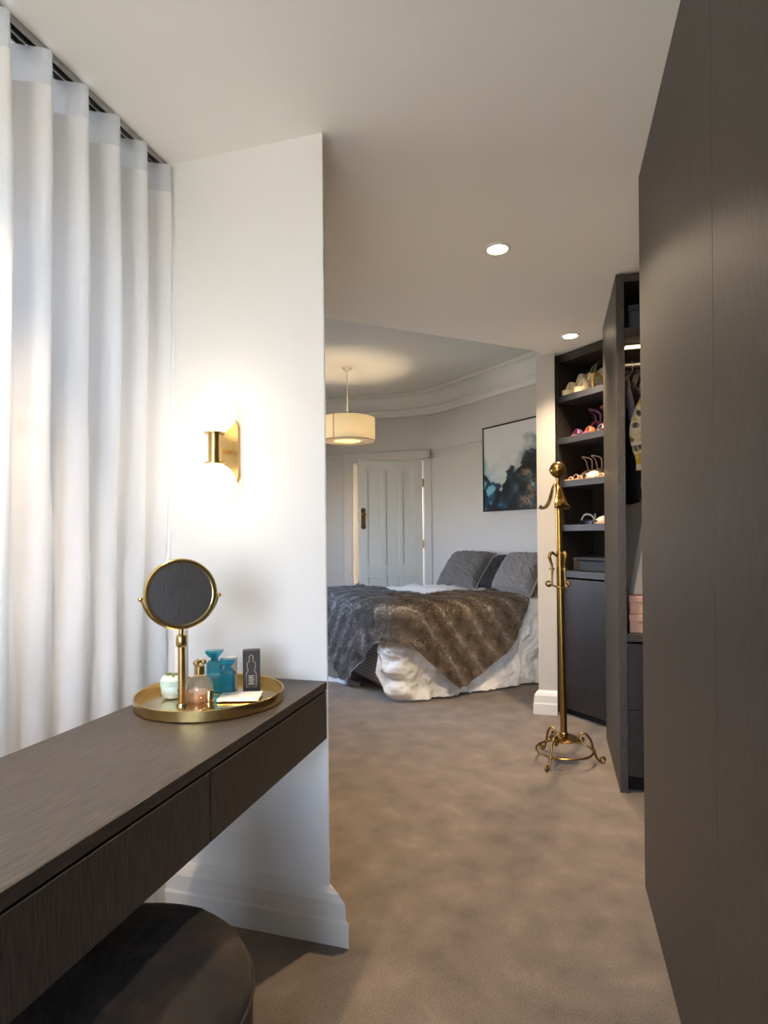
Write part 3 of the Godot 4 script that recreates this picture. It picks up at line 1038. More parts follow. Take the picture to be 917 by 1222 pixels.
# ---------------------------------------------------------------- the picture
func build_picture() -> void:
	var c := PIC_P + PIC_D * 0.0 + PIC_N * 0.02
	# upper left and lower left corners as seen
	var left := Vector3(-0.677, 0, -6.402)
	var w := 0.92
	var y0 := 1.452
	var y1 := 2.348
	var mid := left + PIC_D * w / 2 + PIC_N * 0.056
	var turn := atan2(PIC_N.x, PIC_N.z)
	var t := thing("framed_picture", "black-framed abstract painting in teal, white and gold above the bed", "picture", Vector3(mid.x, (y0 + y1) / 2, mid.z), turn)
	var h := y1 - y0
	var g := Geo.new()
	for s in [-1, 1]:
		g.box(Vector3(s * (w / 2 - 0.008), 0, 0), Vector3(0.016, h, 0.036), 0.002)
		g.box(Vector3(0, s * (h / 2 - 0.008), 0), Vector3(w - 0.01, 0.016, 0.0355), 0.002)
	obj("frame", g, M.black, t)
	var im := Image.create(320, 320, false, Image.FORMAT_RGB8)
	var n := FastNoiseLite.new()
	n.seed = 19
	n.frequency = 0.011
	n.fractal_octaves = 6
	var f := FastNoiseLite.new()
	f.seed = 23
	f.noise_type = FastNoiseLite.TYPE_CELLULAR
	f.frequency = 0.055
	f.domain_warp_enabled = true
	f.domain_warp_amplitude = 18.0
	for y in 320:
		for x in 320:
			var u := x / 320.0
			var v := y / 320.0
			var w1 := n.get_noise_2d(x, y)
			var w2 := n.get_noise_2d(x + 700, y * 1.3)
			# pale sky above, dark paint rising from the bottom and the right side
			var edge := 0.60 - 0.34 * smoothstep(0.45, 0.85, u) + 0.09 * sin(u * 9.0) - 0.10 * smoothstep(0.25, 0.0, u)
			var dark := smoothstep(-0.02, 0.05, v - edge + w1 * 0.22)
			var haze := smoothstep(-0.28, 0.08, v - edge + w2 * 0.3) * (0.25 + 0.75 * smoothstep(0.4, 0.9, u) + 0.6 * smoothstep(0.25, 0.0, u))
			var col := c8(206, 203, 202)
			col = col.lerp(c8(96, 150, 150) if u < 0.4 else c8(86, 104, 106), clampf(haze, 0, 0.9) * 0.8)
			var ink := c8(18, 34, 44).lerp(c8(38, 92, 122), clampf(0.4 + w2 * 1.6 - u * 0.3, 0, 1))
			ink = ink.lerp(c8(10, 12, 16), clampf(0.35 - w1 * 1.8, 0, 1))
			ink = ink.lerp(c8(120, 168, 186), smoothstep(0.28, 0.45, w1 + 0.25 * w2))
			col = col.lerp(ink, dark)
			var gold := smoothstep(0.42, 0.66, u + 0.25 * w2) * smoothstep(-0.75, -0.45, f.get_noise_2d(x, y)) * smoothstep(0.38, 0.55, v + w1 * 0.2)
			col = col.lerp(c8(164, 122, 74), gold * 0.8 * clampf(0.5 + w1 * 2.0, 0, 1))
			im.set_pixel(x, y, col)
	var art := mat(Color.WHITE, 0.35)
	art.albedo_texture = ImageTexture.create_from_image(im)
	g = Geo.new()
	g.flat()
	var q := [Vector3(-w / 2 + 0.014, -h / 2 + 0.014, 0.010), Vector3(w / 2 - 0.014, -h / 2 + 0.014, 0.010), Vector3(w / 2 - 0.014, h / 2 - 0.014, 0.010), Vector3(-w / 2 + 0.014, h / 2 - 0.014, 0.010)]
	var uv := [Vector2(0, 1), Vector2(1, 1), Vector2(1, 0), Vector2(0, 0)]
	for k in [0, 2, 1, 0, 3, 2]:
		g.vert(q[k], uv[k])
	obj("canvas", g, art, t)
	g = Geo.new()
	g.box(Vector3(0, 0, -0.004), Vector3(w - 0.02, h - 0.02, 0.02))
	obj("backing", g, M.black, t)

# ---------------------------------------------------------------- the bed
const BED_O := Vector3(-1.10, 0, -4.10)
var bed_basis := Basis(Vector3(0.731, 0, -0.682), Vector3.UP, Vector3(0.682, 0, 0.731))
# local x runs from foot to head, local z towards the near side (t = -z)

func edge_path(p: float, out: float, r: float, half: float) -> Array:
	# plan point and outward direction at arc length P: negative along the foot, positive along the near side
	var arc := r * PI / 2
	if p > half * 0.0 + arc / 2:
		return [Vector2(r + p - arc / 2, out), Vector2(0, 1)]
	if p < -arc / 2:
		return [Vector2(-out, -(r - p - arc / 2)), Vector2(-1, 0)]
	var a := (p + arc / 2) / arc * PI / 2
	var d := Vector2(-cos(a), sin(a))
	return [Vector2(r, -r) + d * (r + out), d]

func build_bed() -> void:
	var t := thing("bed", "double bed with striped base standing against the bedroom wall", "bed", BED_O)
	t.basis = bed_basis
	var g := Geo.new()
	g.box(Vector3(0.91, 0.20, -0.87), Vector3(1.74, 0.34, 1.56), 0.015)
	obj("bed_base", g, M.ticking, t)
	g = Geo.new()
	g.box(Vector3(0.91, 0.49, -0.87), Vector3(1.74, 0.24, 1.56), 0.05)
	obj("mattress", g, M.ticking, t)
	for x in [0.15, 1.65]:
		for z in [-0.2, -1.5]:
			g = Geo.new()
			g.lathe([Vector2(0, 0), Vector2(0.025, 0), Vector2(0.03, 0.03), Vector2(0, 0.03)], 14, Vector3(x, 0, z))
			obj("foot", g, M.black, t)
	# duvet: puffed top, long drop on the near side, gathered at the foot corner
	var n := FastNoiseLite.new()
	n.seed = 77
	n.frequency = 2.4
	n.fractal_octaves = 3
	var du := thing("duvet", "puffy white duvet hanging to the carpet on the near side of the bed", "duvet", BED_O)
	du.basis = bed_basis
	var rows := []
	var top := 0.655
	for i in 161:
		var p := lerpf(-1.35, 1.82, i / 160.0)
		var row := PackedVector3Array()
		var near := smoothstep(-0.16, -0.02, p)
		var drop := lerpf(0.20 + 0.02 * sin(p * 14.0), 0.64, near)
		var e := edge_path(p, 0.0, 0.10, 0.0)
		var q: Vector2 = e[0]
		var d: Vector2 = e[1]
		for j in 45:
			var s := j / 44.0
			var pos: Vector3
			if s < 0.25:
				# top: from well inside to the edge
				var k := s / 0.25
				var inn := q - d * lerpf(0.62, 0.07, k)
				var puff := 0.025 * (sin(p * 9.0 + k * 3.0) * 0.5 + n.get_noise_2d(p * 2.0, k * 2.0)) + 0.02 * (1.0 - k)
				pos = Vector3(inn.x, top + puff, inn.y)
			else:
				var k := (s - 0.25) / 0.75
				var down := k * drop
				var bend := clampf(down / 0.10, 0, 1) * PI / 2
				var o2 := -0.07 + 0.10 * sin(bend) * 1.0
				var y := top - 0.07 * (1.0 - cos(bend)) - maxf(0.0, down - 0.10) * (drop - 0.07) / maxf(drop - 0.10, 0.01) + 0.0
				var corner := exp(-pow((p + 0.05) / 0.11, 2.0))
				var fold := 0.036 * corner * (absf(sin(down * 24.0 + 0.4)) * 2.0 - 1.2) + 0.02 * (1.0 - corner) * sin(down * 19.0 + p * 2.0 + 2.5 * n.get_noise_2d(p * 1.5, 4.0)) * near
				fold += 0.030 * n.get_noise_2d(p * 2.6 + down * 2.0, down * 6.0 - p * 1.5) + 0.016 * (absf(n.get_noise_2d(p * 5.0 + down * 7.0, down * 5.0 - p * 6.0)) * 2.0 - 0.5)
				var flare := 0.05 * k * k
				q = e[0]
				var w := q + d * (o2 + fold * smoothstep(0.0, 0.3, k) + flare)
				pos = Vector3(w.x, maxf(y, 0.014 + 0.01 * absf(n.get_noise_2d(p * 9.0, 1.0))), w.y)
				if k > 0.97:
					pos.y += 0.0
			row.append(pos)
		rows.append(row)
	g = Geo.new()
	g.grid(rows)
	# the middle and the far side
	rows = []
	for i in 33:
		var row := PackedVector3Array()
		var x := lerpf(0.0, 1.77, i / 32.0)
		for j in 29:
			var z := lerpf(-0.45, -1.78, j / 28.0)
			var far := smoothstep(-1.62, -1.78, z)
			var foot := smoothstep(0.10, 0.0, x)
			row.append(Vector3(x, top + 0.012 + 0.045 * absf(sin(x * 4.0 + 0.6) * sin(z * 4.2)) + 0.03 * n.get_noise_2d(x * 2.2, z * 2.2) - far * 0.35 - foot * 0.06, z))
		rows.append(row)
	g.grid(rows)
	obj("cover", g, M.duvet, du)
	# stitched seam down the near side
	g = Geo.new()
	var sp := []
	for j in 12:
		var k := j / 11.0
		sp.append(Vector3(1.10 + 0.015 * sin(k * 7.0), top + 0.0 - 0.63 * k, -0.012 + 0.055 * sin(minf(k * 6.0, 1.0) * PI / 2) + 0.045 * k * k))
	g.tube(sp, 0.008, 8, false, 3)
	obj("seam", g, M.duvet, du)
	# the end of a sheet lying on the carpet at the foot
	g = Geo.new()
	rows = []
	for i in 17:
		var row := PackedVector3Array()
		var x := lerpf(-1.84, -1.50, i / 16.0)
		for j in 9:
			var k := j / 8.0
			row.append(Vector3(x, 0.003 + 0.024 * sin(k * PI) * (0.8 + 0.3 * sin(i * 1.3)), lerpf(-4.56, -4.66, k) + 0.33 * (x + 1.84) + 0.01 * sin(i * 0.9)))
		rows.append(row)
	g.grid(rows)
	tag(obj("sheet_end", g, M.sheet), "rumpled grey end of a sheet lying on the carpet at the bed foot", "sheet")
	build_throw(n)
	# cushions: t, s, y, width, height, backward tilt, turn, thickness, material
	var list := [
		[1.27, 1.36, 0.665, 0.54, 0.48, 0.75, 0.25, 0.24, "plush_grey", "mid-grey faux fur cushion nearest the door, leaning on the dark cushion", ],
		[0.80, 1.52, 0.665, 0.52, 0.43, 0.72, 0.1, 0.2, "plush_dark", "dark brown cushion between the two grey fur cushions"],
		[0.40, 1.36, 0.675, 0.49, 0.44, 0.65, 0.1, 0.25, "plush_pale", "paler grey fur cushion beside the white pillar"],
		[0.02, 1.66, 0.675, 0.52, 0.50, 0.28, 0.0, 0.2, "plush_dark", "dark brown cushion showing only its corner behind the paler grey cushion"],
	]
	for c in list:
		cushion(c)

func cushion(c: Array) -> void:
	var o := thing("cushion", c[9], "cushion", BED_O + bed_basis * Vector3(c[1], c[2], -c[0]), 0.0, "cushions on the bed")
	o.basis = bed_basis * Basis(Vector3.UP, c[6]) * Basis(Vector3.BACK, -c[5])
	# local: y up the cushion, z across it, x through it (head side positive)
	var w: float = c[3]
	var h: float = c[4]
	var th: float = c[7]
	var n := FastNoiseLite.new()
	n.seed = int(c[0] * 100)
	n.frequency = 4.0
	var g := Geo.new()
	for side in [-1.0, 1.0]:
		var rows := []
		for i in 25:
			var row := PackedVector3Array()
			var v := i / 24.0 * 2.0 - 1.0
			for j in 25:
				var u := j / 24.0 * 2.0 - 1.0
				var pin := 1.0 - 0.06 * (1.0 - u * u) * absf(v) * absf(v)
				var pin2 := 1.0 - 0.06 * (1.0 - v * v) * absf(u) * absf(u)
				var puff := pow(maxf(0.0, (1.0 - pow(absf(u), 2.6)) * (1.0 - pow(absf(v), 2.6))), 0.42)
				row.append(Vector3(side * (th * 0.5 * puff * (1.0 + 0.25 * n.get_noise_2d(u, v)) + 0.004), h / 2 + v * h / 2 * pin, u * w / 2 * pin2))
			rows.append(row)
		g.grid(rows)
	obj("cushion_cover", g, M[c[8]], o)
	var loop := []
	for i in 40:
		var a := i / 40.0 * 4.0
		var k := int(a)
		var f := (a - k) * 2.0 - 1.0
		var pin := 1.0 - 0.06 * (1.0 - f * f)
		var p := Vector2.ZERO
		match k:
			0: p = Vector2(f, -pin)
			1: p = Vector2(pin, f)
			2: p = Vector2(-f, pin)
			3: p = Vector2(-pin, -f)
		loop.append(Vector3(0, h / 2 + p.y * h / 2, p.x * w / 2))
	g = Geo.new()
	g.tube(loop, 0.009, 8, true, 1)
	obj("piping", g, M.gusset if c[8] != "plush_dark" else M.plush_dark, o)

func throw_hem(p: float) -> float:
	# how far the throw hangs below the edge of the bed, by arc length round the edge
	var key := [[-1.6, 0.30], [-1.33, 0.42], [-1.0, 0.54], [-0.62, 0.655], [-0.50, 0.645], [-0.30, 0.46], [-0.16, 0.31], [-0.02, 0.26], [0.05, 0.30], [0.20, 0.44], [0.34, 0.58], [0.42, 0.63], [0.48, 0.62], [0.64, 0.54], [0.80, 0.45], [0.94, 0.35], [1.04, 0.20], [1.12, 0.06], [1.17, 0.0]]
	for i in key.size() - 1:
		if p <= key[i + 1][0]:
			return lerpf(key[i][1], key[i + 1][1], clampf((p - key[i][0]) / (key[i + 1][0] - key[i][0]), 0, 1))
	return 0.0

func fur_color(p: float, s: float, n: FastNoiseLite) -> Color:
	# pelts sewn in rows: a dark back line, paler towards the seams
	var lean := lerpf(0.6, -0.62, smoothstep(-0.45, 0.12, p))
	var across := p * 0.92 + s * lean
	var row := fposmod(across / 0.19 + 0.10 * n.get_noise_2d(p * 2.0, s * 3.0), 1.0)
	var k := absf(row - 0.5) * 2.0
	var m := clampf(k * 0.8 + 0.55 * n.get_noise_2d(p * 6.0, s * 6.0) + 0.1, 0, 1)
	var col := Color(0.155, 0.108, 0.070).lerp(Color(0.32, 0.24, 0.17), m)
	var grey := smoothstep(0.25, -0.3, p)
	col = col.lerp(Color(0.165, 0.160, 0.160).lerp(Color(0.32, 0.315, 0.315), m), grey * 0.95)
	col = col.lerp(Color(0.56, 0.50, 0.43), clampf(0.55 + 0.7 * n.get_noise_2d(p * 4.0, s * 4.0 + 20.0), 0.1, 0.9) * smoothstep(0.86, 0.97, k))
	var join := absf(fposmod((s + 0.3 * n.get_noise_2d(p * 1.5, 7.0)) / 0.34, 1.0) - 0.5) * 2.0
	col = col.darkened(0.4 * smoothstep(0.93, 1.0, join))
	return col

func build_throw(n: FastNoiseLite) -> void:
	var o := thing("fur_throw", "brown and grey faux fur throw draped over the bed foot, one corner hanging low", "throw", BED_O)
	o.basis = bed_basis
	var rows := []
	var cols := []
	var top := 0.705
	var ni := 150
	var nj := 60
	var inner := 0.40
	for i in ni + 1:
		var p := lerpf(-1.5, 1.17, float(i) / ni)
		var e := edge_path(p, 0.0, 0.12, 0.0)
		var q: Vector2 = e[0]
		var d: Vector2 = e[1]
		var drop := throw_hem(p)
		var row := PackedVector3Array()
		var rc := PackedColorArray()
		var inn := inner + 0.03 * n.get_noise_2d(p * 3.0, 50.0)
		var total := inn + drop
		for j in nj + 1:
			var s := total * j / nj
			var pos: Vector3
			var wr := 0.020 * n.get_noise_2d(p * 3.5, s * 3.5) + 0.012 * sin(s * 30.0 - p * 13.0 + 3.0 * n.get_noise_2d(p, s)) * smoothstep(0.6, 0.1, absf(p + 0.05))
			if s < inn - 0.05:
				var w := q - d * (inn - s)
				var roll := 0.022 * smoothstep(0.09, 0.0, s)
				pos = Vector3(w.x, top + 0.5 * absf(wr) + roll + 0.008 * sin(p * 11.0), w.y)
			else:
				var down := s - (inn - 0.05)
				var bend := clampf(down / 0.14, 0, 1) * PI / 2
				var w2 := -0.05 + 0.125 * sin(bend)
				var y := top - 0.09 * (1.0 - cos(bend)) - maxf(0.0, down - 0.14) * 1.0 + 0.0
				var k := clampf(down / 0.6, 0, 1)
				var w := q + d * (w2 + 0.022 + wr * 1.2 + 0.06 * k * k + 0.02 * sin(p * 8.0) * k)
				pos = Vector3(w.x, maxf(y, 0.03), w.y)
				if y < 0.03:
					pos += Vector3(d.x, 0, d.y) * (0.03 - y) * 0.8
			row.append(pos)
			rc.append(fur_color(p, s, n))
		rows.append(row)
		cols.append(rc)
	var g := Geo.new()
	g.grid(rows, false, [], cols)
	obj("hide", g, M.fur, o)
	# pile
	var rng := RandomNumberGenerator.new()
	rng.seed = 5
	var tuft := Geo.new()
	tuft.flat()
	tuft.tri(Vector3(-0.0022, 0, 0), Vector3(0.0022, 0, 0), Vector3(0.0016, 1, 0.002))
	tuft.tri(Vector3(0, 0, -0.0022), Vector3(0, 0, 0.0022), Vector3(0.0016, 1, 0.002))
	var mm := MultiMesh.new()
	mm.transform_format = MultiMesh.TRANSFORM_3D
	mm.use_colors = true
	mm.mesh = tuft.done()
	var many := 70000
	mm.instance_count = many
	for k in many:
		var i := rng.randi_range(1, ni - 2)
		var j := rng.randi_range(0, nj - 2)
		var a: Vector3 = rows[i][j]
		var b: Vector3 = rows[i + 1][j]
		var c: Vector3 = rows[i][j + 1]
		var f := rng.randf()
		var h := rng.randf()
		var pos := a + (b - a) * f + (c - a) * h
		var nor := (b - a).cross(c - a).normalized()
		if nor.dot(pos - Vector3(1.0, 0.3, -0.9)) < 0:
			nor = -nor
		var down := (c - a).normalized()
		var len := rng.randf_range(0.012, 0.024)
		var dir := (nor + down * rng.randf_range(0.3, 0.9) + Vector3(rng.randf_range(-0.35, 0.35), rng.randf_range(-0.3, 0.3), rng.randf_range(-0.35, 0.35))).normalized()
		var side := dir.cross(Vector3(rng.randf() - 0.5, rng.randf() - 0.5, rng.randf() - 0.5)).normalized()
		mm.set_instance_transform(k, Transform3D(Basis(side, dir * len, side.cross(dir)), pos))
		var col: Color = cols[i][j]
		col = col * rng.randf_range(0.75, 1.25)
		col.a = 1.0
		mm.set_instance_color(k, col)
	var mi := MultiMeshInstance3D.new()
	mi.name = "fur"
	mi.multimesh = mm
	mi.material_override = M.fur
	mi.set_meta("kind", "stuff")
	o.add_child(mi)

# ---------------------------------------------------------------- brass coat stand
func curl(at: Vector3, r0: float, r1: float, a0: float, a1: float, x: Vector3, y: Vector3, n: int = 12) -> Array:
	var out := []
	for i in n + 1:
		var f := float(i) / n
		var a := lerpf(a0, a1, f)
		out.append(at + (x * cos(a) + y * sin(a)) * lerpf(r0, r1, f))
	return out

func build_stand() -> void:
	var t := thing("coat_stand", "antique brass coat stand with ball top and scrolled three-legged ring base", "coat stand", Vector3(0.045, 0, -3.245))
	t.rotation.z = 0.014
	var m: Material = M.old_brass
	var g := Geo.new()
	g.lathe([Vector2(0, 0.118), Vector2(0.075, 0.118), Vector2(0.078, 0.124), Vector2(0.06, 0.132), Vector2(0.03, 0.136), Vector2(0.0, 0.138)], 36)
	obj("base_plate", g, m, t)
	g = Geo.new()
	g.lathe([Vector2(0, 0.13), Vector2(0.022, 0.13), Vector2(0.022, 0.15), Vector2(0.0175, 0.155), Vector2(0.0165, 1.36), Vector2(0.02, 1.365), Vector2(0.02, 1.38), Vector2(0.012, 1.39), Vector2(0.011, 1.50), Vector2(0.016, 1.505), Vector2(0.0, 1.515)], 20)
	obj("pole", g, m, t)
	g = Geo.new()
	g.ball(Vector3(0, 1.545, 0), 0.042, 28)
	g.tube(ring(Vector3(0, 1.545, 0), 0.0425, 24), 0.003, 6, true, 1)
	obj("ball_finial", g, m, t)
	# cast leaf-shaped hooks below the ball
	for a in [2.75, 1.35, -0.6]:
		var d := Vector3(cos(a), 0, sin(a)) * (0.7 if a < 0.0 else 1.15)
		g = Geo.new()
		var side := d.cross(Vector3.UP)
		var rows := []
		var path := Geo.spline([d * 0.008 + Vector3(0, 1.475, 0), d * 0.024 + Vector3(0, 1.45, 0), d * 0.034 + Vector3(0, 1.41, 0), d * 0.046 + Vector3(0, 1.37, 0), d * 0.068 + Vector3(0, 1.342, 0), d * 0.082 + Vector3(0, 1.342, 0), d * 0.086 + Vector3(0, 1.354, 0)], false, 5)
		var np := path.size()
		for i in np:
			var f := float(i) / (np - 1)
			var wd := (0.011 + 0.024 * smoothstep(0.05, 0.75, f)) * (1.0 - 0.7 * smoothstep(0.88, 1.0, f))
			var nrm := d * (1.0 - f) + Vector3.UP * f
			var row := PackedVector3Array()
			for s in 12:
				var b := TAU * s / 12
				row.append(path[i] + side * cos(b) * wd + nrm * sin(b) * 0.0065)
			rows.append(row)
		g.grid(rows, true)
		obj("leaf_hook", g, m, t)
	# pair of spindle hooks at hip height
	for a in [2.9, 0.95]:
		var d := Vector3(cos(a), 0, sin(a))
		var far := 0.042
		g = Geo.new()
		g.tube([d * 0.015 + Vector3(0, 1.085, 0), d * 0.03 + Vector3(0, 1.10, 0), d * far + Vector3(0, 1.105, 0), d * (far + 0.012) + Vector3(0, 1.085, 0), d * far + Vector3(0, 1.04, 0), d * far + Vector3(0, 0.985, 0), d * (far + 0.002) + Vector3(0, 0.945, 0)], [0.005, 0.007, 0.009, 0.009, 0.007, 0.006, 0.006], 10)
		g.lathe([Vector2(0.0, -0.005), Vector2(0.014, -0.004), Vector2(0.014, 0.004), Vector2(0.0, 0.005)], 16, d * far + Vector3(0, 1.02, 0))
		g.tube(curl(d * (far + 0.02) + Vector3(0, 0.945, 0), 0.02, 0.006, PI, PI * 2.9, d, Vector3.UP), 0.0055, 8, false, 2)
		obj("spindle_hook", g, m, t)
	g = Geo.new()
	g.tube([Vector3(cos(2.9) * 0.06, 0.938, sin(2.9) * 0.06), Vector3(-0.01, 0.925, 0.045), Vector3(cos(0.95) * 0.05, 0.915, sin(0.95) * 0.05)], 0.005, 8)
	obj("cross_bar", g, m, t)
	# base: ring and three scrolled legs
	g = Geo.new()
	g.tube(ring(Vector3(0, 0.062, 0), 0.145, 36), 0.0055, 8, true, 1)
	obj("base_ring", g, m, t)
	for a in [2.05, -0.1, -2.25]:
		var d := Vector3(cos(a), 0, sin(a))
		g = Geo.new()
		var p := curl(d * 0.088 + Vector3(0, 0.122, 0), 0.006, 0.018, PI * 2.4, PI * 0.9, d, Vector3.UP, 8)
		p.append_array([d * 0.082 + Vector3(0, 0.146, 0), d * 0.108 + Vector3(0, 0.15, 0), d * 0.134 + Vector3(0, 0.118, 0), d * 0.148 + Vector3(0, 0.066, 0), d * 0.166 + Vector3(0, 0.02, 0), d * 0.186 + Vector3(0, 0.006, 0)])
		p.append_array(curl(d * 0.19 + Vector3(0, 0.022, 0), 0.016, 0.005, -PI / 2, PI * 1.1, d, Vector3.UP, 8))
		g.tube(p, 0.0062, 8, false, 3)
		g.ball(d * 0.149 + Vector3(0, 0.063, 0), 0.012, 12, Vector3(1, 0.6, 1))
		obj("leg", g, m, t)

# ---------------------------------------------------------------- things on the tray
const TRAY := Vector3(-0.878, 0.768, -1.366)
func build_tray() -> void:
	var y := 0.7755
	var t := thing("tray", "round brass tray of toiletries on the vanity desk", "tray", TRAY)
	var g := Geo.new()
	var r := 0.191
	g.lathe([Vector2(0, 0), Vector2(r - 0.004, 0), Vector2(r, 0.003), Vector2(r, 0.027), Vector2(r - 0.0015, 0.029), Vector2(r - 0.004, 0.027), Vector2(r - 0.004, 0.008), Vector2(r - 0.007, 0.007)], 96)
	obj("rim", g, M.brass, t)
	g = Geo.new()
	g.lathe([Vector2(0, 0.001), Vector2(r - 0.006, 0.001), Vector2(r - 0.006, 0.007), Vector2(0, 0.007)], 96)
	obj("tray_base", g, M.tray_floor, t)
	# mirror
	var mp := Vector3(-0.893, y, -1.262)
	var mi := thing("vanity_mirror", "round brass swivel mirror on a pillar stand, reflecting the dark wardrobe", "mirror", mp)
	g = Geo.new()
	g.lathe([Vector2(0, 0), Vector2(0.064, 0), Vector2(0.064, 0.004), Vector2(0.062, 0.006), Vector2(0.014, 0.007), Vector2(0.012, 0.014), Vector2(0, 0.014)], 48)
	obj("base", g, M.tray_floor, mi)
	g = Geo.new()
	g.lathe([Vector2(0, 0.008), Vector2(0.0095, 0.008), Vector2(0.0085, 0.16), Vector2(0, 0.16)], 24)
	obj("pillar", g, M.satin_brass, mi)
	g = Geo.new()
	g.lathe([Vector2(0, 0.153), Vector2(0.0105, 0.154), Vector2(0.0135, 0.159), Vector2(0.0135, 0.178), Vector2(0.0105, 0.184), Vector2(0.006, 0.186), Vector2(0.006, 0.2), Vector2(0, 0.202)], 20)
	obj("collar", g, M.brass, mi)
	var yaw := atan2(0.565, 0.825) + deg_to_rad(13.0)
	var turn := Basis(Vector3.UP, yaw) * Basis(Vector3.RIGHT, deg_to_rad(-3.0))
	var c := Vector3(0, 0.286, 0)
	g = Geo.new()
	var arc := []
	for i in 25:
		var a := PI * 1.06 + PI * 0.88 * i / 24.0
		arc.append(c + Basis(Vector3.UP, yaw) * Vector3(cos(a) * 0.094, sin(a) * 0.094 + 0.008, 0))
	g.tube(arc, 0.0028, 8, false, 1)
	for s in [-1, 1]:
		g.ball(c + Basis(Vector3.UP, yaw) * Vector3(s * 0.0945, -0.008, 0), 0.006, 12)
	obj("yoke", g, M.brass, mi)
	var face := turn * Basis(Vector3.RIGHT, PI / 2)
	g = Geo.new()
	g.lathe([Vector2(0, -0.011), Vector2(0.083, -0.011), Vector2(0.088, -0.008), Vector2(0.088, 0.008), Vector2(0.085, 0.011), Vector2(0.078, 0.011), Vector2(0.076, 0.007), Vector2(0.076, 0.004)], 64, c, face)
	obj("mirror_frame", g, M.brass, mi)
	g = Geo.new()
	g.lathe([Vector2(0, 0.003), Vector2(0.0765, 0.003), Vector2(0.0765, 0.006), Vector2(0, 0.006)], 64, c, face)
	obj("glass", g, M.mirror, mi)
	# mint cream jar
	var j := thing("cream_jar", "pale mint rounded cream jar with a bow on its lid", "jar", Vector3(-0.978, y, -1.345))
	g = Geo.new()
	g.lathe([Vector2(0, 0), Vector2(0.018, 0), Vector2(0.026, 0.005), Vector2(0.031, 0.016), Vector2(0.032, 0.032), Vector2(0.031, 0.034), Vector2(0, 0.034)], 32)
	obj("jar_body", g, glass_like(c8(206, 226, 218)), j)
	g = Geo.new()
	g.lathe([Vector2(0, 0.034), Vector2(0.0325, 0.034), Vector2(0.0325, 0.05), Vector2(0.027, 0.058), Vector2(0.012, 0.061), Vector2(0, 0.0615)], 32)
	obj("lid", g, mat(c8(196, 222, 210), 0.3), j)
	g = Geo.new()
	g.tube(ring(Vector3(0.008, 0.063, 0), 0.008, 12), 0.002, 6, true, 1)
	g.tube(ring(Vector3(-0.008, 0.063, 0.004), 0.008, 12), 0.002, 6, true, 1)
	g.tube([Vector3(0, 0.063, 0), Vector3(0.006, 0.062, 0.012), Vector3(0.016, 0.059, 0.018)], 0.002, 6)
	obj("bow", g, mat(c8(120, 128, 84), 0.6), j)
	g = Geo.new()
	g.lathe([Vector2(0, 0), Vector2(0.007, 0.0), Vector2(0.007, 0.002), Vector2(0, 0.002)], 16, Vector3(0.028, 0.026, 0.015), Basis(Vector3(0, 0, -1), PI / 2))
	obj("emblem", g, mat(c8(70, 44, 34), 0.6), j)
	# perfume bottle
	var p := thing("perfume_bottle", "rounded clear glass perfume bottle with amber liquid and gold cap", "perfume", Vector3(-0.883, y, -1.323), 0.5)
	g = Geo.new()
	g.lathe([Vector2(0, 0), Vector2(0.026, 0), Vector2(0.032, 0.005), Vector2(0.035, 0.016), Vector2(0.0355, 0.036), Vector2(0.033, 0.05), Vector2(0.026, 0.062), Vector2(0.015, 0.070), Vector2(0.011, 0.074), Vector2(0.0, 0.074)], 40)
	obj("bottle", g, clear_glass(), p)
	g = Geo.new()
	g.lathe([Vector2(0, 0.005), Vector2(0.025, 0.005), Vector2(0.0305, 0.01), Vector2(0.0325, 0.018), Vector2(0.033, 0.028), Vector2(0, 0.028)], 32)
	obj("liquid", g, amber(), p)
	g = Geo.new()
	g.lathe([Vector2(0, 0.073), Vector2(0.013, 0.073), Vector2(0.013, 0.094), Vector2(0.011, 0.096), Vector2(0, 0.096)], 24)
	obj("cap", g, M.brass, p)
	g = Geo.new()
	for a in [0.0, 2.1, 4.2]:
		g.ball(Vector3(cos(a) * 0.011, 0.104, sin(a) * 0.008), 0.0072, 14)
	g.tube([Vector3(-0.014, 0.101, 0.006), Vector3(0, 0.106, 0), Vector3(0.015, 0.102, -0.004)], 0.0045, 8)
	obj("cap_ornament", g, M.brass, p)
	g = Geo.new()
	for k in 9:
		var a := TAU * k / 9
		g.ball(Vector3(cos(a) * 0.0345, 0.026 + 0.006 * sin(k * 2.4), sin(a) * 0.0345), 0.0035, 8)
	obj("gold_beads", g, M.brass, p)
	# teal bottles
	var teal := glass(c8(40, 160, 186), 0.32)
	for b in [["taller teal glass scent bottle with flared square stopper, behind the perfume", -0.902, -1.424, 0.042, 0.086, 0.11, 0.4], ["shorter teal glass scent bottle beside the taller teal one", -0.848, -1.402, 0.036, 0.072, 0.093, 0.5]]:
		var o := thing("scent_bottle", b[0], "bottle", Vector3(b[1], y, b[2]), b[6], "teal scent bottles")
		g = Geo.new()
		g.box(Vector3(0, b[4] / 2, 0), Vector3(b[3], b[4], 0.026), 0.005)
		obj("bottle", g, teal, o)
		g = Geo.new()
		g.box(Vector3(0, (b[4] + b[5]) / 2 - 0.004, 0), Vector3(b[3] * 0.45, b[5] - b[4], 0.014), 0.002)
		obj("neck", g, teal, o)
		g = Geo.new()
		g.extrude([Vector2(-b[3] * 0.3, 0), Vector2(b[3] * 0.3, 0), Vector2(b[3] * 0.55, 0.012), Vector2(b[3] * 0.55, 0.017), Vector2(-b[3] * 0.55, 0.017), Vector2(-b[3] * 0.55, 0.012)], 0.026, Transform3D(Basis.IDENTITY, Vector3(0, b[5] - 0.012, -0.013)))
		obj("stopper", g, teal, o)
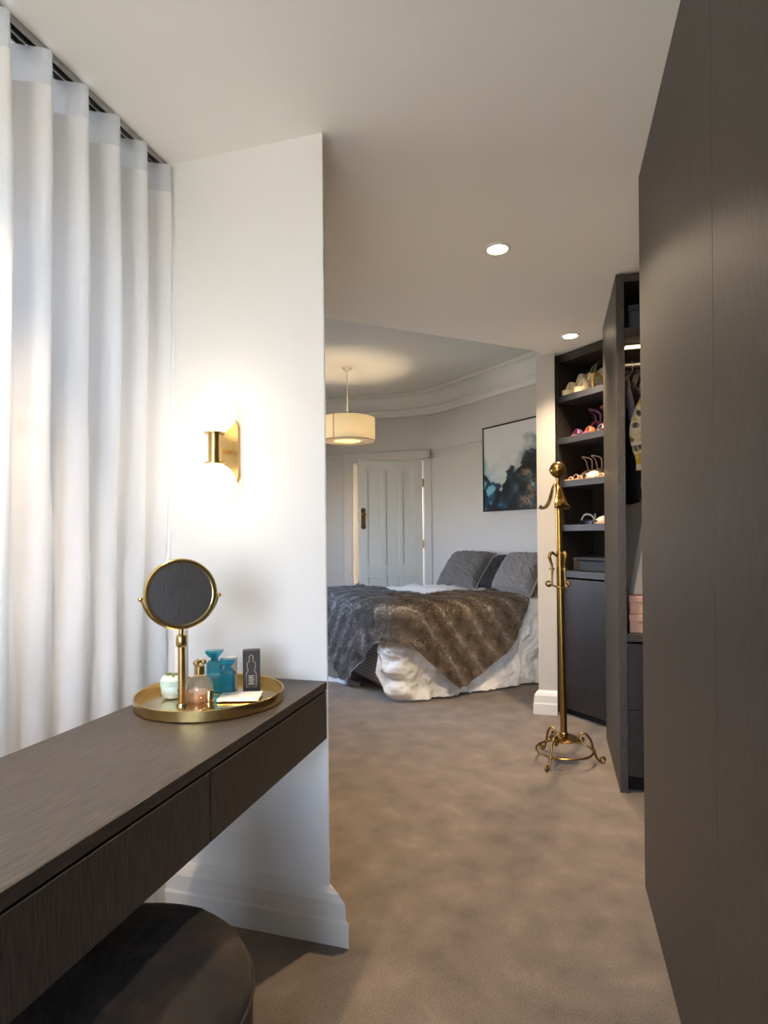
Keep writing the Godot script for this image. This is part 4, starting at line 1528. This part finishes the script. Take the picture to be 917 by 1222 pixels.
	# lipstick with bow
	var l := thing("lipstick", "black lipstick with a small gold bow, in front of the white tube", "lipstick", Vector3(-0.868, y, -1.432), 0.6)
	g = Geo.new()
	g.lathe([Vector2(0, 0), Vector2(0.0115, 0), Vector2(0.0115, 0.066), Vector2(0.01, 0.068), Vector2(0, 0.068)], 24)
	obj("case", g, mat(c8(14, 13, 14), 0.2), l)
	g = Geo.new()
	for s in [-1, 1]:
		g.tube([Vector3(0, 0.022, 0.012), Vector3(s * 0.008, 0.029, 0.013), Vector3(s * 0.012, 0.022, 0.012), Vector3(s * 0.007, 0.018, 0.013), Vector3(0, 0.022, 0.012)], 0.0015, 6)
	g.ball(Vector3(0, 0.022, 0.0125), 0.0028, 8)
	obj("bow", g, M.brass, l)
	# white tube
	var w := thing("cosmetic_tube", "slim white cosmetic tube with a gold band behind the black lipstick", "tube", Vector3(-0.878, y, -1.474))
	g = Geo.new()
	g.lathe([Vector2(0, 0), Vector2(0.0145, 0), Vector2(0.0145, 0.042), Vector2(0, 0.042)], 24)
	obj("tube_body", g, M.white_gloss, w)
	g = Geo.new()
	g.lathe([Vector2(0, 0.042), Vector2(0.0142, 0.042), Vector2(0.0142, 0.05), Vector2(0, 0.05)], 24)
	obj("band", g, M.brass, w)
	g = Geo.new()
	g.lathe([Vector2(0, 0.05), Vector2(0.0145, 0.05), Vector2(0.0145, 0.085), Vector2(0.013, 0.087), Vector2(0, 0.087)], 24)
	obj("cap", g, M.white_gloss, w)
	# tall white cylinder behind the mirror
	var v := thing("spray_bottle", "tall slim white spray bottle standing behind the mirror pillar", "bottle", Vector3(-1.018, y, -1.435))
	g = Geo.new()
	g.lathe([Vector2(0, 0), Vector2(0.02, 0), Vector2(0.0205, 0.003), Vector2(0.0205, 0.12), Vector2(0, 0.12)], 28)
	obj("bottle_body", g, M.white_gloss, v)
	g = Geo.new()
	g.lathe([Vector2(0, 0.121), Vector2(0.0205, 0.121), Vector2(0.0205, 0.165), Vector2(0.018, 0.168), Vector2(0, 0.168)], 28)
	obj("cap", g, M.white_gloss, v)
	# black dropper carton
	var bx := thing("dropper_carton", "black upright carton printed with a dropper bottle outline, at the tray's edge", "box", Vector3(-0.813, y, -1.468), 0.45)
	g = Geo.new()
	g.box(Vector3(0, 0.056, 0), Vector3(0.046, 0.112, 0.03), 0.0012)
	obj("carton", g, mat(c8(40, 38, 40), 0.5), bx)
	g = Geo.new()
	var outl := []
	for q in [[-0.013, 0.012], [0.013, 0.012], [0.0135, 0.048], [0.009, 0.056], [0.009, 0.062], [0.011, 0.064], [0.011, 0.078], [0.005, 0.083], [0.005, 0.096], [0.0, 0.101], [-0.005, 0.096], [-0.005, 0.083], [-0.011, 0.078], [-0.011, 0.064], [-0.009, 0.062], [-0.009, 0.056], [-0.0135, 0.048]]:
		outl.append(Vector3(q[0], q[1], 0.0152))
	g.tube(outl, 0.0007, 6, true, 1)
	obj("printed_outline", g, mat(c8(214, 190, 140), 0.5), bx)
	g = Geo.new()
	for k in 5:
		g.box(Vector3(0, 0.02 + 0.0055 * k, 0.0151), Vector3(0.016 - 0.003 * (k % 2), 0.0024, 0.0006))
	obj("printed_lines", g, mat(c8(196, 190, 180), 0.6), bx)
	# white compact with gilt edge
	var cp := thing("compact", "flat white compact with gilt edge lying on the tray", "compact", Vector3(-0.797, y, -1.378), 0.32)
	g = Geo.new()
	g.box(Vector3(0, 0.0045, 0), Vector3(0.108, 0.006, 0.072), 0.002)
	obj("gilt_case", g, M.brass, cp)
	g = Geo.new()
	g.box(Vector3(0, 0.009, 0), Vector3(0.106, 0.003, 0.070), 0.0012)
	obj("cover", g, M.white_gloss, cp)
	# gold lipstick
	var gl := thing("gold_lipstick", "plain gold lipstick case standing at the front of the tray", "lipstick", Vector3(-0.808, y, -1.252))
	g = Geo.new()
	g.lathe([Vector2(0, 0), Vector2(0.0088, 0), Vector2(0.0088, 0.024), Vector2(0.0083, 0.025), Vector2(0, 0.025)], 20)
	obj("case", g, M.brass, gl)
	g = Geo.new()
	g.lathe([Vector2(0, 0.0255), Vector2(0.0088, 0.0255), Vector2(0.0088, 0.052), Vector2(0.0075, 0.054), Vector2(0, 0.054)], 20)
	obj("cap", g, M.brass, gl)

func amber() -> StandardMaterial3D:
	var m := mat(Color(0.80, 0.46, 0.07, 0.9), 0.08)
	m.transparency = BaseMaterial3D.TRANSPARENCY_ALPHA
	return m

func clear_glass() -> StandardMaterial3D:
	var m := mat(Color(0.93, 0.88, 0.76, 0.2), 0.03)
	m.transparency = BaseMaterial3D.TRANSPARENCY_ALPHA
	return m

func glass_like(col: Color) -> StandardMaterial3D:
	var m := mat(col, 0.15)
	m.clearcoat_enabled = true
	m.clearcoat = 0.8
	return m

# ---------------------------------------------------------------- shoes
func sole_mesh(L: float, w: float, heel: float, thick: float) -> Geo:
	# toe at +z, heel at -z, standing on y = 0
	var rows := []
	for i in 21:
		var f := i / 20.0
		var z := lerpf(-L / 2, L / 2, f)
		var lift := heel * (1.0 - smoothstep(0.15, 0.68, f))
		var half := w / 2 * (0.62 + 0.16 * cos(f * TAU) * 0.3 + 0.38 * smoothstep(0.35, 0.72, f)) * sqrt(maxf(0.0, 1.0 - pow(absf(f * 2.0 - 1.0), 5.0)))
		half = maxf(half, 0.003)
		rows.append(PackedVector3Array([Vector3(-half, lift, z), Vector3(half, lift, z), Vector3(half, lift + thick * 0.8, z), Vector3(half * 0.9, lift + thick, z), Vector3(-half * 0.9, lift + thick, z), Vector3(-half, lift + thick * 0.8, z)]))
	var g := Geo.new()
	for k in 6:
		var strip := []
		for r in rows:
			strip.append(PackedVector3Array([r[k], r[(k + 1) % 6]]))
		g.grid(strip)
	return g

func arch(z: float, w: float, y0: float, h: float, lean: float) -> Array:
	var out := []
	for i in 9:
		var a := PI * i / 8
		out.append(Vector3(cos(a) * w / 2, y0 + sin(a) * h, z + lean * sin(a)))
	return out

func shoe(called: String, label: String, kind: String, at: Vector3, turn: float, c1: Color, c2: Color, group: String) -> Node3D:
	var t := thing(called, label, "shoe", at, turn, group)
	var s1 := mat(c1, 0.45)
	var s2 := mat(c2, 0.4)
	var g: Geo
	match kind:
		"sandal":
			obj("sole", sole_mesh(0.235, 0.092, 0.075, 0.034), s1, t)
			g = Geo.new()
			g.extrude([Vector2(-0.115, 0.0), Vector2(-0.05, 0.0), Vector2(-0.04, 0.078), Vector2(-0.118, 0.078)], 0.06, Transform3D(Basis(Vector3.UP, -PI / 2), Vector3(0.03, 0, 0)))
			obj("block_heel", g, s1, t)
			g = Geo.new()
			g.tube(arch(0.055, 0.086, 0.024, 0.062, -0.01), 0.022, 10, false, 2, 0.3)
			obj("toe_strap", g, s2, t)
			g = Geo.new()
			g.tube(arch(-0.01, 0.078, 0.06, 0.085, -0.02), 0.022, 10, false, 2, 0.3)
			obj("instep_strap", g, s2, t)
			g = Geo.new()
			g.tube([Vector3(-0.03, 0.095, -0.06), Vector3(-0.036, 0.15, -0.085), Vector3(0, 0.165, -0.112), Vector3(0.036, 0.15, -0.085), Vector3(0.03, 0.095, -0.06)], 0.015, 8, false, 4, 0.35)
			obj("heel_strap", g, s2, t)
		"heel":
			obj("sole", sole_mesh(0.21, 0.08, 0.095, 0.009), s1, t)
			g = Geo.new()
			g.lathe([Vector2(0.006, 0), Vector2(0.0065, 0.03), Vector2(0.012, 0.075), Vector2(0.022, 0.097)], 12, Vector3(0, 0, -0.092))
			obj("stiletto", g, s1, t)
			g = Geo.new()
			g.tube(arch(0.06, 0.074, 0.005, 0.036, -0.012), 0.022, 10, false, 2, 0.3)
			obj("toe_strap", g, s2, t)
			g = Geo.new()
			g.tube([Vector3(0.03, 0.1, -0.09), Vector3(0.036, 0.15, -0.08), Vector3(0.015, 0.175, -0.035), Vector3(-0.015, 0.175, -0.035), Vector3(-0.036, 0.15, -0.08), Vector3(-0.03, 0.1, -0.09)], 0.010, 8, false, 4)
			obj("ankle_strap", g, s2, t)
		"strappy":
			obj("sole", sole_mesh(0.215, 0.076, 0.07, 0.008), s1, t)
			g = Geo.new()
			g.lathe([Vector2(0.009, 0), Vector2(0.01, 0.04), Vector2(0.02, 0.072)], 12, Vector3(0, 0, -0.09))
			obj("block_heel", g, s1, t)
			for k in [[0.068, 0.062, 0.004, 0.022], [0.03, 0.07, 0.012, 0.032]]:
				g = Geo.new()
				g.tube(arch(k[0], k[1], k[2], k[3], -0.006), 0.0045, 8, false, 2)
				obj("toe_strap", g, s2, t)
			g = Geo.new()
			g.tube([Vector3(0.024, 0.078, -0.08), Vector3(0.034, 0.14, -0.07), Vector3(0.012, 0.16, -0.03), Vector3(-0.012, 0.16, -0.03), Vector3(-0.034, 0.14, -0.07), Vector3(-0.024, 0.078, -0.08)], 0.004, 8, false, 4)
			obj("ankle_strap", g, s2, t)
		"mule":
			obj("sole", sole_mesh(0.23, 0.085, 0.03, 0.012), s1, t)
			g = Geo.new()
			var rows := []
			for i in 9:
				var f := i / 8.0
				var row := PackedVector3Array()
				for k in 11:
					var a := PI * k / 10
					row.append(Vector3(cos(a) * 0.042 * (1.0 - 0.5 * f * f), 0.008 + sin(a) * 0.048 * sqrt(1.0 - f * f * 0.9), 0.015 + f * 0.095))
				rows.append(row)
			g.grid(rows)
			obj("upper", g, s2, t)
		"flip":
			obj("sole", sole_mesh(0.25, 0.095, 0.012, 0.024), s1, t)
			g = Geo.new()
			for s in [-1, 1]:
				g.tube([Vector3(0, 0.03, 0.07), Vector3(s * 0.015, 0.06, 0.04), Vector3(s * 0.036, 0.062, 0.0), Vector3(s * 0.042, 0.03, -0.03)], 0.0065, 8, false, 4)
			obj("thong_strap", g, s2, t)
	return t

func build_shoes() -> void:
	# local positions in the cabinet: across, shelf, depth; toes look out of the shelf
	var f := -PI / 4
	var cream := c8(226, 208, 172)
	var gold := c8(196, 160, 96)
	var y := 2.129
	shoe("sandal", "cream chunky sandal at the pillar end of the topmost shoe shelf", "sandal", cab(0.10, y, -0.115), f - 0.35, cream, cream, "shoes on the topmost shelf")
	shoe("sandal", "second cream chunky sandal along the topmost shoe shelf", "sandal", cab(0.20, y, -0.115), f - 0.35, cream, c8(238, 222, 190), "shoes on the topmost shelf")
	shoe("stiletto_shoe", "gold stiletto with upright heel on the topmost shelf beside the wing panel", "heel", cab(0.315, y, -0.14), f + PI - 0.5, gold, c8(70, 58, 40), "shoes on the topmost shelf")
	y = 1.849
	shoe("stiletto_shoe", "pink-soled stiletto with purple strap on the second shelf, on the pillar side", "heel", cab(0.16, y, -0.115), f - 0.4, c8(150, 74, 84), c8(92, 52, 90), "pink stilettos on the second shelf")
	shoe("stiletto_shoe", "pink-soled stiletto with orange strap on the second shelf", "heel", cab(0.26, y, -0.115), f - 0.4, c8(152, 80, 88), c8(160, 92, 56), "pink stilettos on the second shelf")
	shoe("stiletto_shoe", "dark stiletto with pewter strap on the second shelf against the wing panel", "heel", cab(0.36, y, -0.115), f - 0.4, c8(60, 48, 48), c8(96, 84, 90), "pink stilettos on the second shelf")
	y = 1.559
	shoe("strappy_sandal", "nude strappy heeled sandal at the pillar end of the middle shelf", "strappy", cab(0.10, y, -0.115), f - 0.3, c8(196, 160, 132), c8(206, 174, 148), "strappy sandals on the middle shelf")
	shoe("strappy_sandal", "second nude strappy heeled sandal, between its twin and the cream mule", "strappy", cab(0.18, y, -0.115), f - 0.3, c8(190, 152, 122), c8(200, 166, 140), "strappy sandals on the middle shelf")
	shoe("mule", "cream mule on the middle shelf beside the strappy sandals", "mule", cab(0.27, y, -0.13), f - 0.3, c8(206, 180, 150), c8(232, 214, 190), "strappy sandals on the middle shelf")
	shoe("strappy_sandal", "tan strappy sandal on the middle shelf, touching the wing panel", "strappy", cab(0.355, y, -0.115), f - 0.3, c8(176, 134, 100), c8(188, 150, 116), "strappy sandals on the middle shelf")
	y = 1.266
	shoe("flip_flop", "navy flip-flop with silver strap on the fourth shelf", "flip", cab(0.20, y, -0.10), f + 1.2, c8(30, 34, 52), c8(168, 166, 170), "shoes on the fourth shelf")
	shoe("slipper", "pale pink slipper on the fourth shelf, beside the navy flip-flop", "mule", cab(0.35, y, -0.12), f - 0.2, c8(198, 158, 138), c8(206, 170, 152), "shoes on the fourth shelf")
	y = 0.959
	var b := thing("shoe_box", "long black lidded box on the lowest open shelf of the shoe cabinet", "box", cab(0.28, y, -0.16), f)
	var g := Geo.new()
	g.box(Vector3(0, 0.035, 0), Vector3(0.28, 0.07, 0.22), 0.006)
	obj("box_body", g, mat(c8(22, 19, 18), 0.6), b)
	g = Geo.new()
	g.box(Vector3(0, 0.082, 0), Vector3(0.288, 0.026, 0.228), 0.006)
	obj("lid", g, mat(c8(26, 23, 21), 0.6), b)
	b = thing("shoe_box", "small brown box behind the coat stand on the lowest open shelf", "box", cab(0.085, y, -0.2), f)
	g = Geo.new()
	g.box(Vector3(0, 0.04, 0), Vector3(0.08, 0.08, 0.18), 0.004)
	obj("box_body", g, mat(c8(92, 80, 68), 0.7), b)
	g = Geo.new()
	g.box(Vector3(0, 0.076, 0), Vector3(0.084, 0.02, 0.184), 0.003)
	obj("lid", g, mat(c8(98, 86, 74), 0.7), b)

# ---------------------------------------------------------------- clothes
func garment(label: String, x: float, y_top: float, y_low: float, zw: float, thick: float, m: Material, sleeve: float, seed_: int, category: String) -> void:
	var rail_z := -3.226
	var t := thing("garment", label, category, Vector3(x, 0, rail_z), 0.0, "clothes on the hanging rail")
	var n := FastNoiseLite.new()
	n.seed = seed_
	n.frequency = 3.0
	var rows := []
	for i in 25:
		var f := i / 24.0
		var y := lerpf(y_top, y_low, f)
		var wide := zw * (0.22 + 0.78 * smoothstep(0.0, 0.14, f)) * (1.0 - 0.12 * sin(f * PI))
		var th := thick * (0.5 + 0.5 * smoothstep(0.0, 0.2, f)) * (1.0 + 0.3 * n.get_noise_1d(f * 3.0))
		var row := PackedVector3Array()
		for k in 28:
			var a := TAU * k / 28
			var fold := 1.0 + 0.35 * n.get_noise_2d(a * 1.2, f * 1.5) + 0.15 * sin(a * 7.0) * f
			row.append(Vector3(cos(a) * th / 2 * fold, y, sin(a) * wide / 2))
		rows.append(row)
	var cap0 := PackedVector3Array()
	var g := Geo.new()
	g.grid(rows, true)
	obj("body", g, m, t)
	if sleeve > 0.0:
		for s in [-1, 1]:
			g = Geo.new()
			g.tube([Vector3(0.0, y_top - 0.07, s * zw * 0.42), Vector3(0.012, y_top - 0.16, s * zw * 0.5), Vector3(0.014, y_top - 0.1 - sleeve, s * zw * 0.5)], [thick * 0.34, thick * 0.42, thick * 0.36], 10, false, 6)
			obj("sleeve", g, m, t)
	# its hanger
	var h := thing("coat_hanger", "dark hanger holding the " + label, "hanger", Vector3(x, 0, rail_z), 0.0, "hangers on the rail")
	g = Geo.new()
	g.tube([Vector3(0, y_top + 0.014, -zw * 0.46), Vector3(0, y_top + 0.03, -0.1), Vector3(0, y_top + 0.045, 0), Vector3(0, y_top + 0.03, 0.1), Vector3(0, y_top + 0.014, zw * 0.46)], 0.009, 8, false, 4)
	obj("shoulder_bar", g, mat(c8(46, 40, 36), 0.5), h)
	g = Geo.new()
	g.tube([Vector3(0, y_top + 0.045, 0), Vector3(0, 2.025, 0.0), Vector3(0, 2.05, 0.017), Vector3(0, 2.075, 0.008), Vector3(0, 2.077, -0.008), Vector3(0, 2.06, -0.018)], 0.0028, 6, false, 4)
	obj("hook", g, M.aluminium, h)

func build_clothes() -> void:
	var print_ := mat(Color.WHITE, 0.85)
	print_.albedo_texture = noise_tex(61, 256, 0.02, 2, [[0.0, c8(40, 36, 30)], [0.3, c8(44, 40, 34)], [0.34, c8(226, 214, 186)], [0.55, c8(222, 210, 182)], [0.6, c8(206, 166, 56)], [1.0, c8(214, 178, 70)]])
	print_.uv1_triplanar = true
	print_.uv1_scale = Vector3(2.2, 2.2, 2.2)
	var top := 1.965
	garment("slate grey top next to the wing panel", 0.352, top, 1.80, 0.40, 0.04, bump(mat(c8(104, 98, 112), 0.9), M.fine, Vector3(4, 4, 4), 0.02), 0.12, 1, "top")
	garment("long black dress at the end of the rail", 0.392, top, 1.36, 0.42, 0.05, bump(mat(c8(16, 15, 17), 0.9), M.fine, Vector3(4, 4, 4), 0.02), 0.0, 2, "dress")
	garment("pale cream shirt in the middle of the rail", 0.437, top, 1.60, 0.42, 0.036, bump(mat(c8(206, 200, 196), 0.85), M.fine, Vector3(4, 4, 4), 0.02), 0.3, 3, "shirt")
	garment("long yellow, white and black patterned dress on the rail", 0.478, top - 0.01, 0.93, 0.46, 0.05, print_, 0.35, 4, "dress")
	garment("teal grey jacket beyond the patterned dress", 0.53, top, 1.45, 0.42, 0.05, bump(mat(c8(70, 84, 92), 0.9), M.fine, Vector3(4, 4, 4), 0.02), 0.4, 5, "jacket")
	garment("beige coat furthest along the rail", 0.60, top, 1.05, 0.44, 0.06, bump(mat(c8(188, 170, 144), 0.9), M.fine, Vector3(4, 4, 4), 0.02), 0.5, 6, "coat")
	# pointed end of a patterned scarf hanging forward of the dress
	var s := thing("scarf", "yellow and white patterned scarf hanging in a point in front of the black dress", "scarf", Vector3(0.40, 0, -2.985))
	var g := Geo.new()
	var rows := []
	for i in 13:
		var f := i / 12.0
		var row := PackedVector3Array()
		var half := 0.012 + 0.05 * sin(minf(f * 1.15, 1.0) * PI * 0.92)
		for k in 9:
			var u := k / 8.0 * 2.0 - 1.0
			row.append(Vector3(u * half + 0.02 * (1.0 - f), 1.86 - 0.36 * f - 0.05 * (u + 1.0) * (1.0 - f), 0.012 * cos(u * 5.0)))
		rows.append(row)
	g.grid(rows)
	var back := []
	for r in rows:
		var q := PackedVector3Array()
		for p in r:
			q.append(p + Vector3(0, 0, -0.004))
		back.append(q)
	g.grid(back)
	obj("cloth", g, print_, s)
	g = Geo.new()
	g.tube([Vector3(0.02, 1.86, 0.012), Vector3(0.045, 1.92, 0.0), Vector3(0.037, 1.985, -0.1)], 0.008, 8)
	obj("cord", g, print_, s)
	# pink boxes and a paper bag on the counter
	var pink := bump(mat(c8(206, 160, 138), 0.7), M.fine, Vector3(3, 3, 3), 0.01)
	for k in 2:
		var b := thing("pink_box", ["pink lidded box under the other pink box on the wardrobe counter", "pink lidded box on top of the stack in the open wardrobe"][k], "box", Vector3(0.52, 0.738 + 0.087 * k, -3.10), 0.0, "pink boxes in the open wardrobe")
		g = Geo.new()
		g.box(Vector3(0, 0.032, 0), Vector3(0.36, 0.064, 0.28), 0.003)
		obj("box_body", g, pink, b)
		g = Geo.new()
		g.box(Vector3(0, 0.070, 0), Vector3(0.368, 0.032, 0.288), 0.003)
		obj("lid", g, pink, b)
	var bag := thing("paper_bag", "slanting white paper bag standing on the pink boxes", "bag", Vector3(0.45, 0.912, -3.08), 0.1)
	g = Geo.new()
	g.extrude([Vector2(-0.10, 0), Vector2(0.10, 0), Vector2(0.085, 0.30), Vector2(-0.03, 0.36)], 0.06, Transform3D(Basis(Vector3.UP, 0.15), Vector3(0, 0, -0.03)))
	obj("bag_body", g, mat(c8(214, 204, 188), 0.8), bag)
	g = Geo.new()
	g.tube([Vector3(-0.02, 0.33, 0.03), Vector3(0.0, 0.43, 0.03), Vector3(0.05, 0.43, 0.03), Vector3(0.07, 0.3, 0.03)], 0.003, 6, false, 5)
	obj("handle", g, mat(c8(150, 120, 70), 0.8), bag)
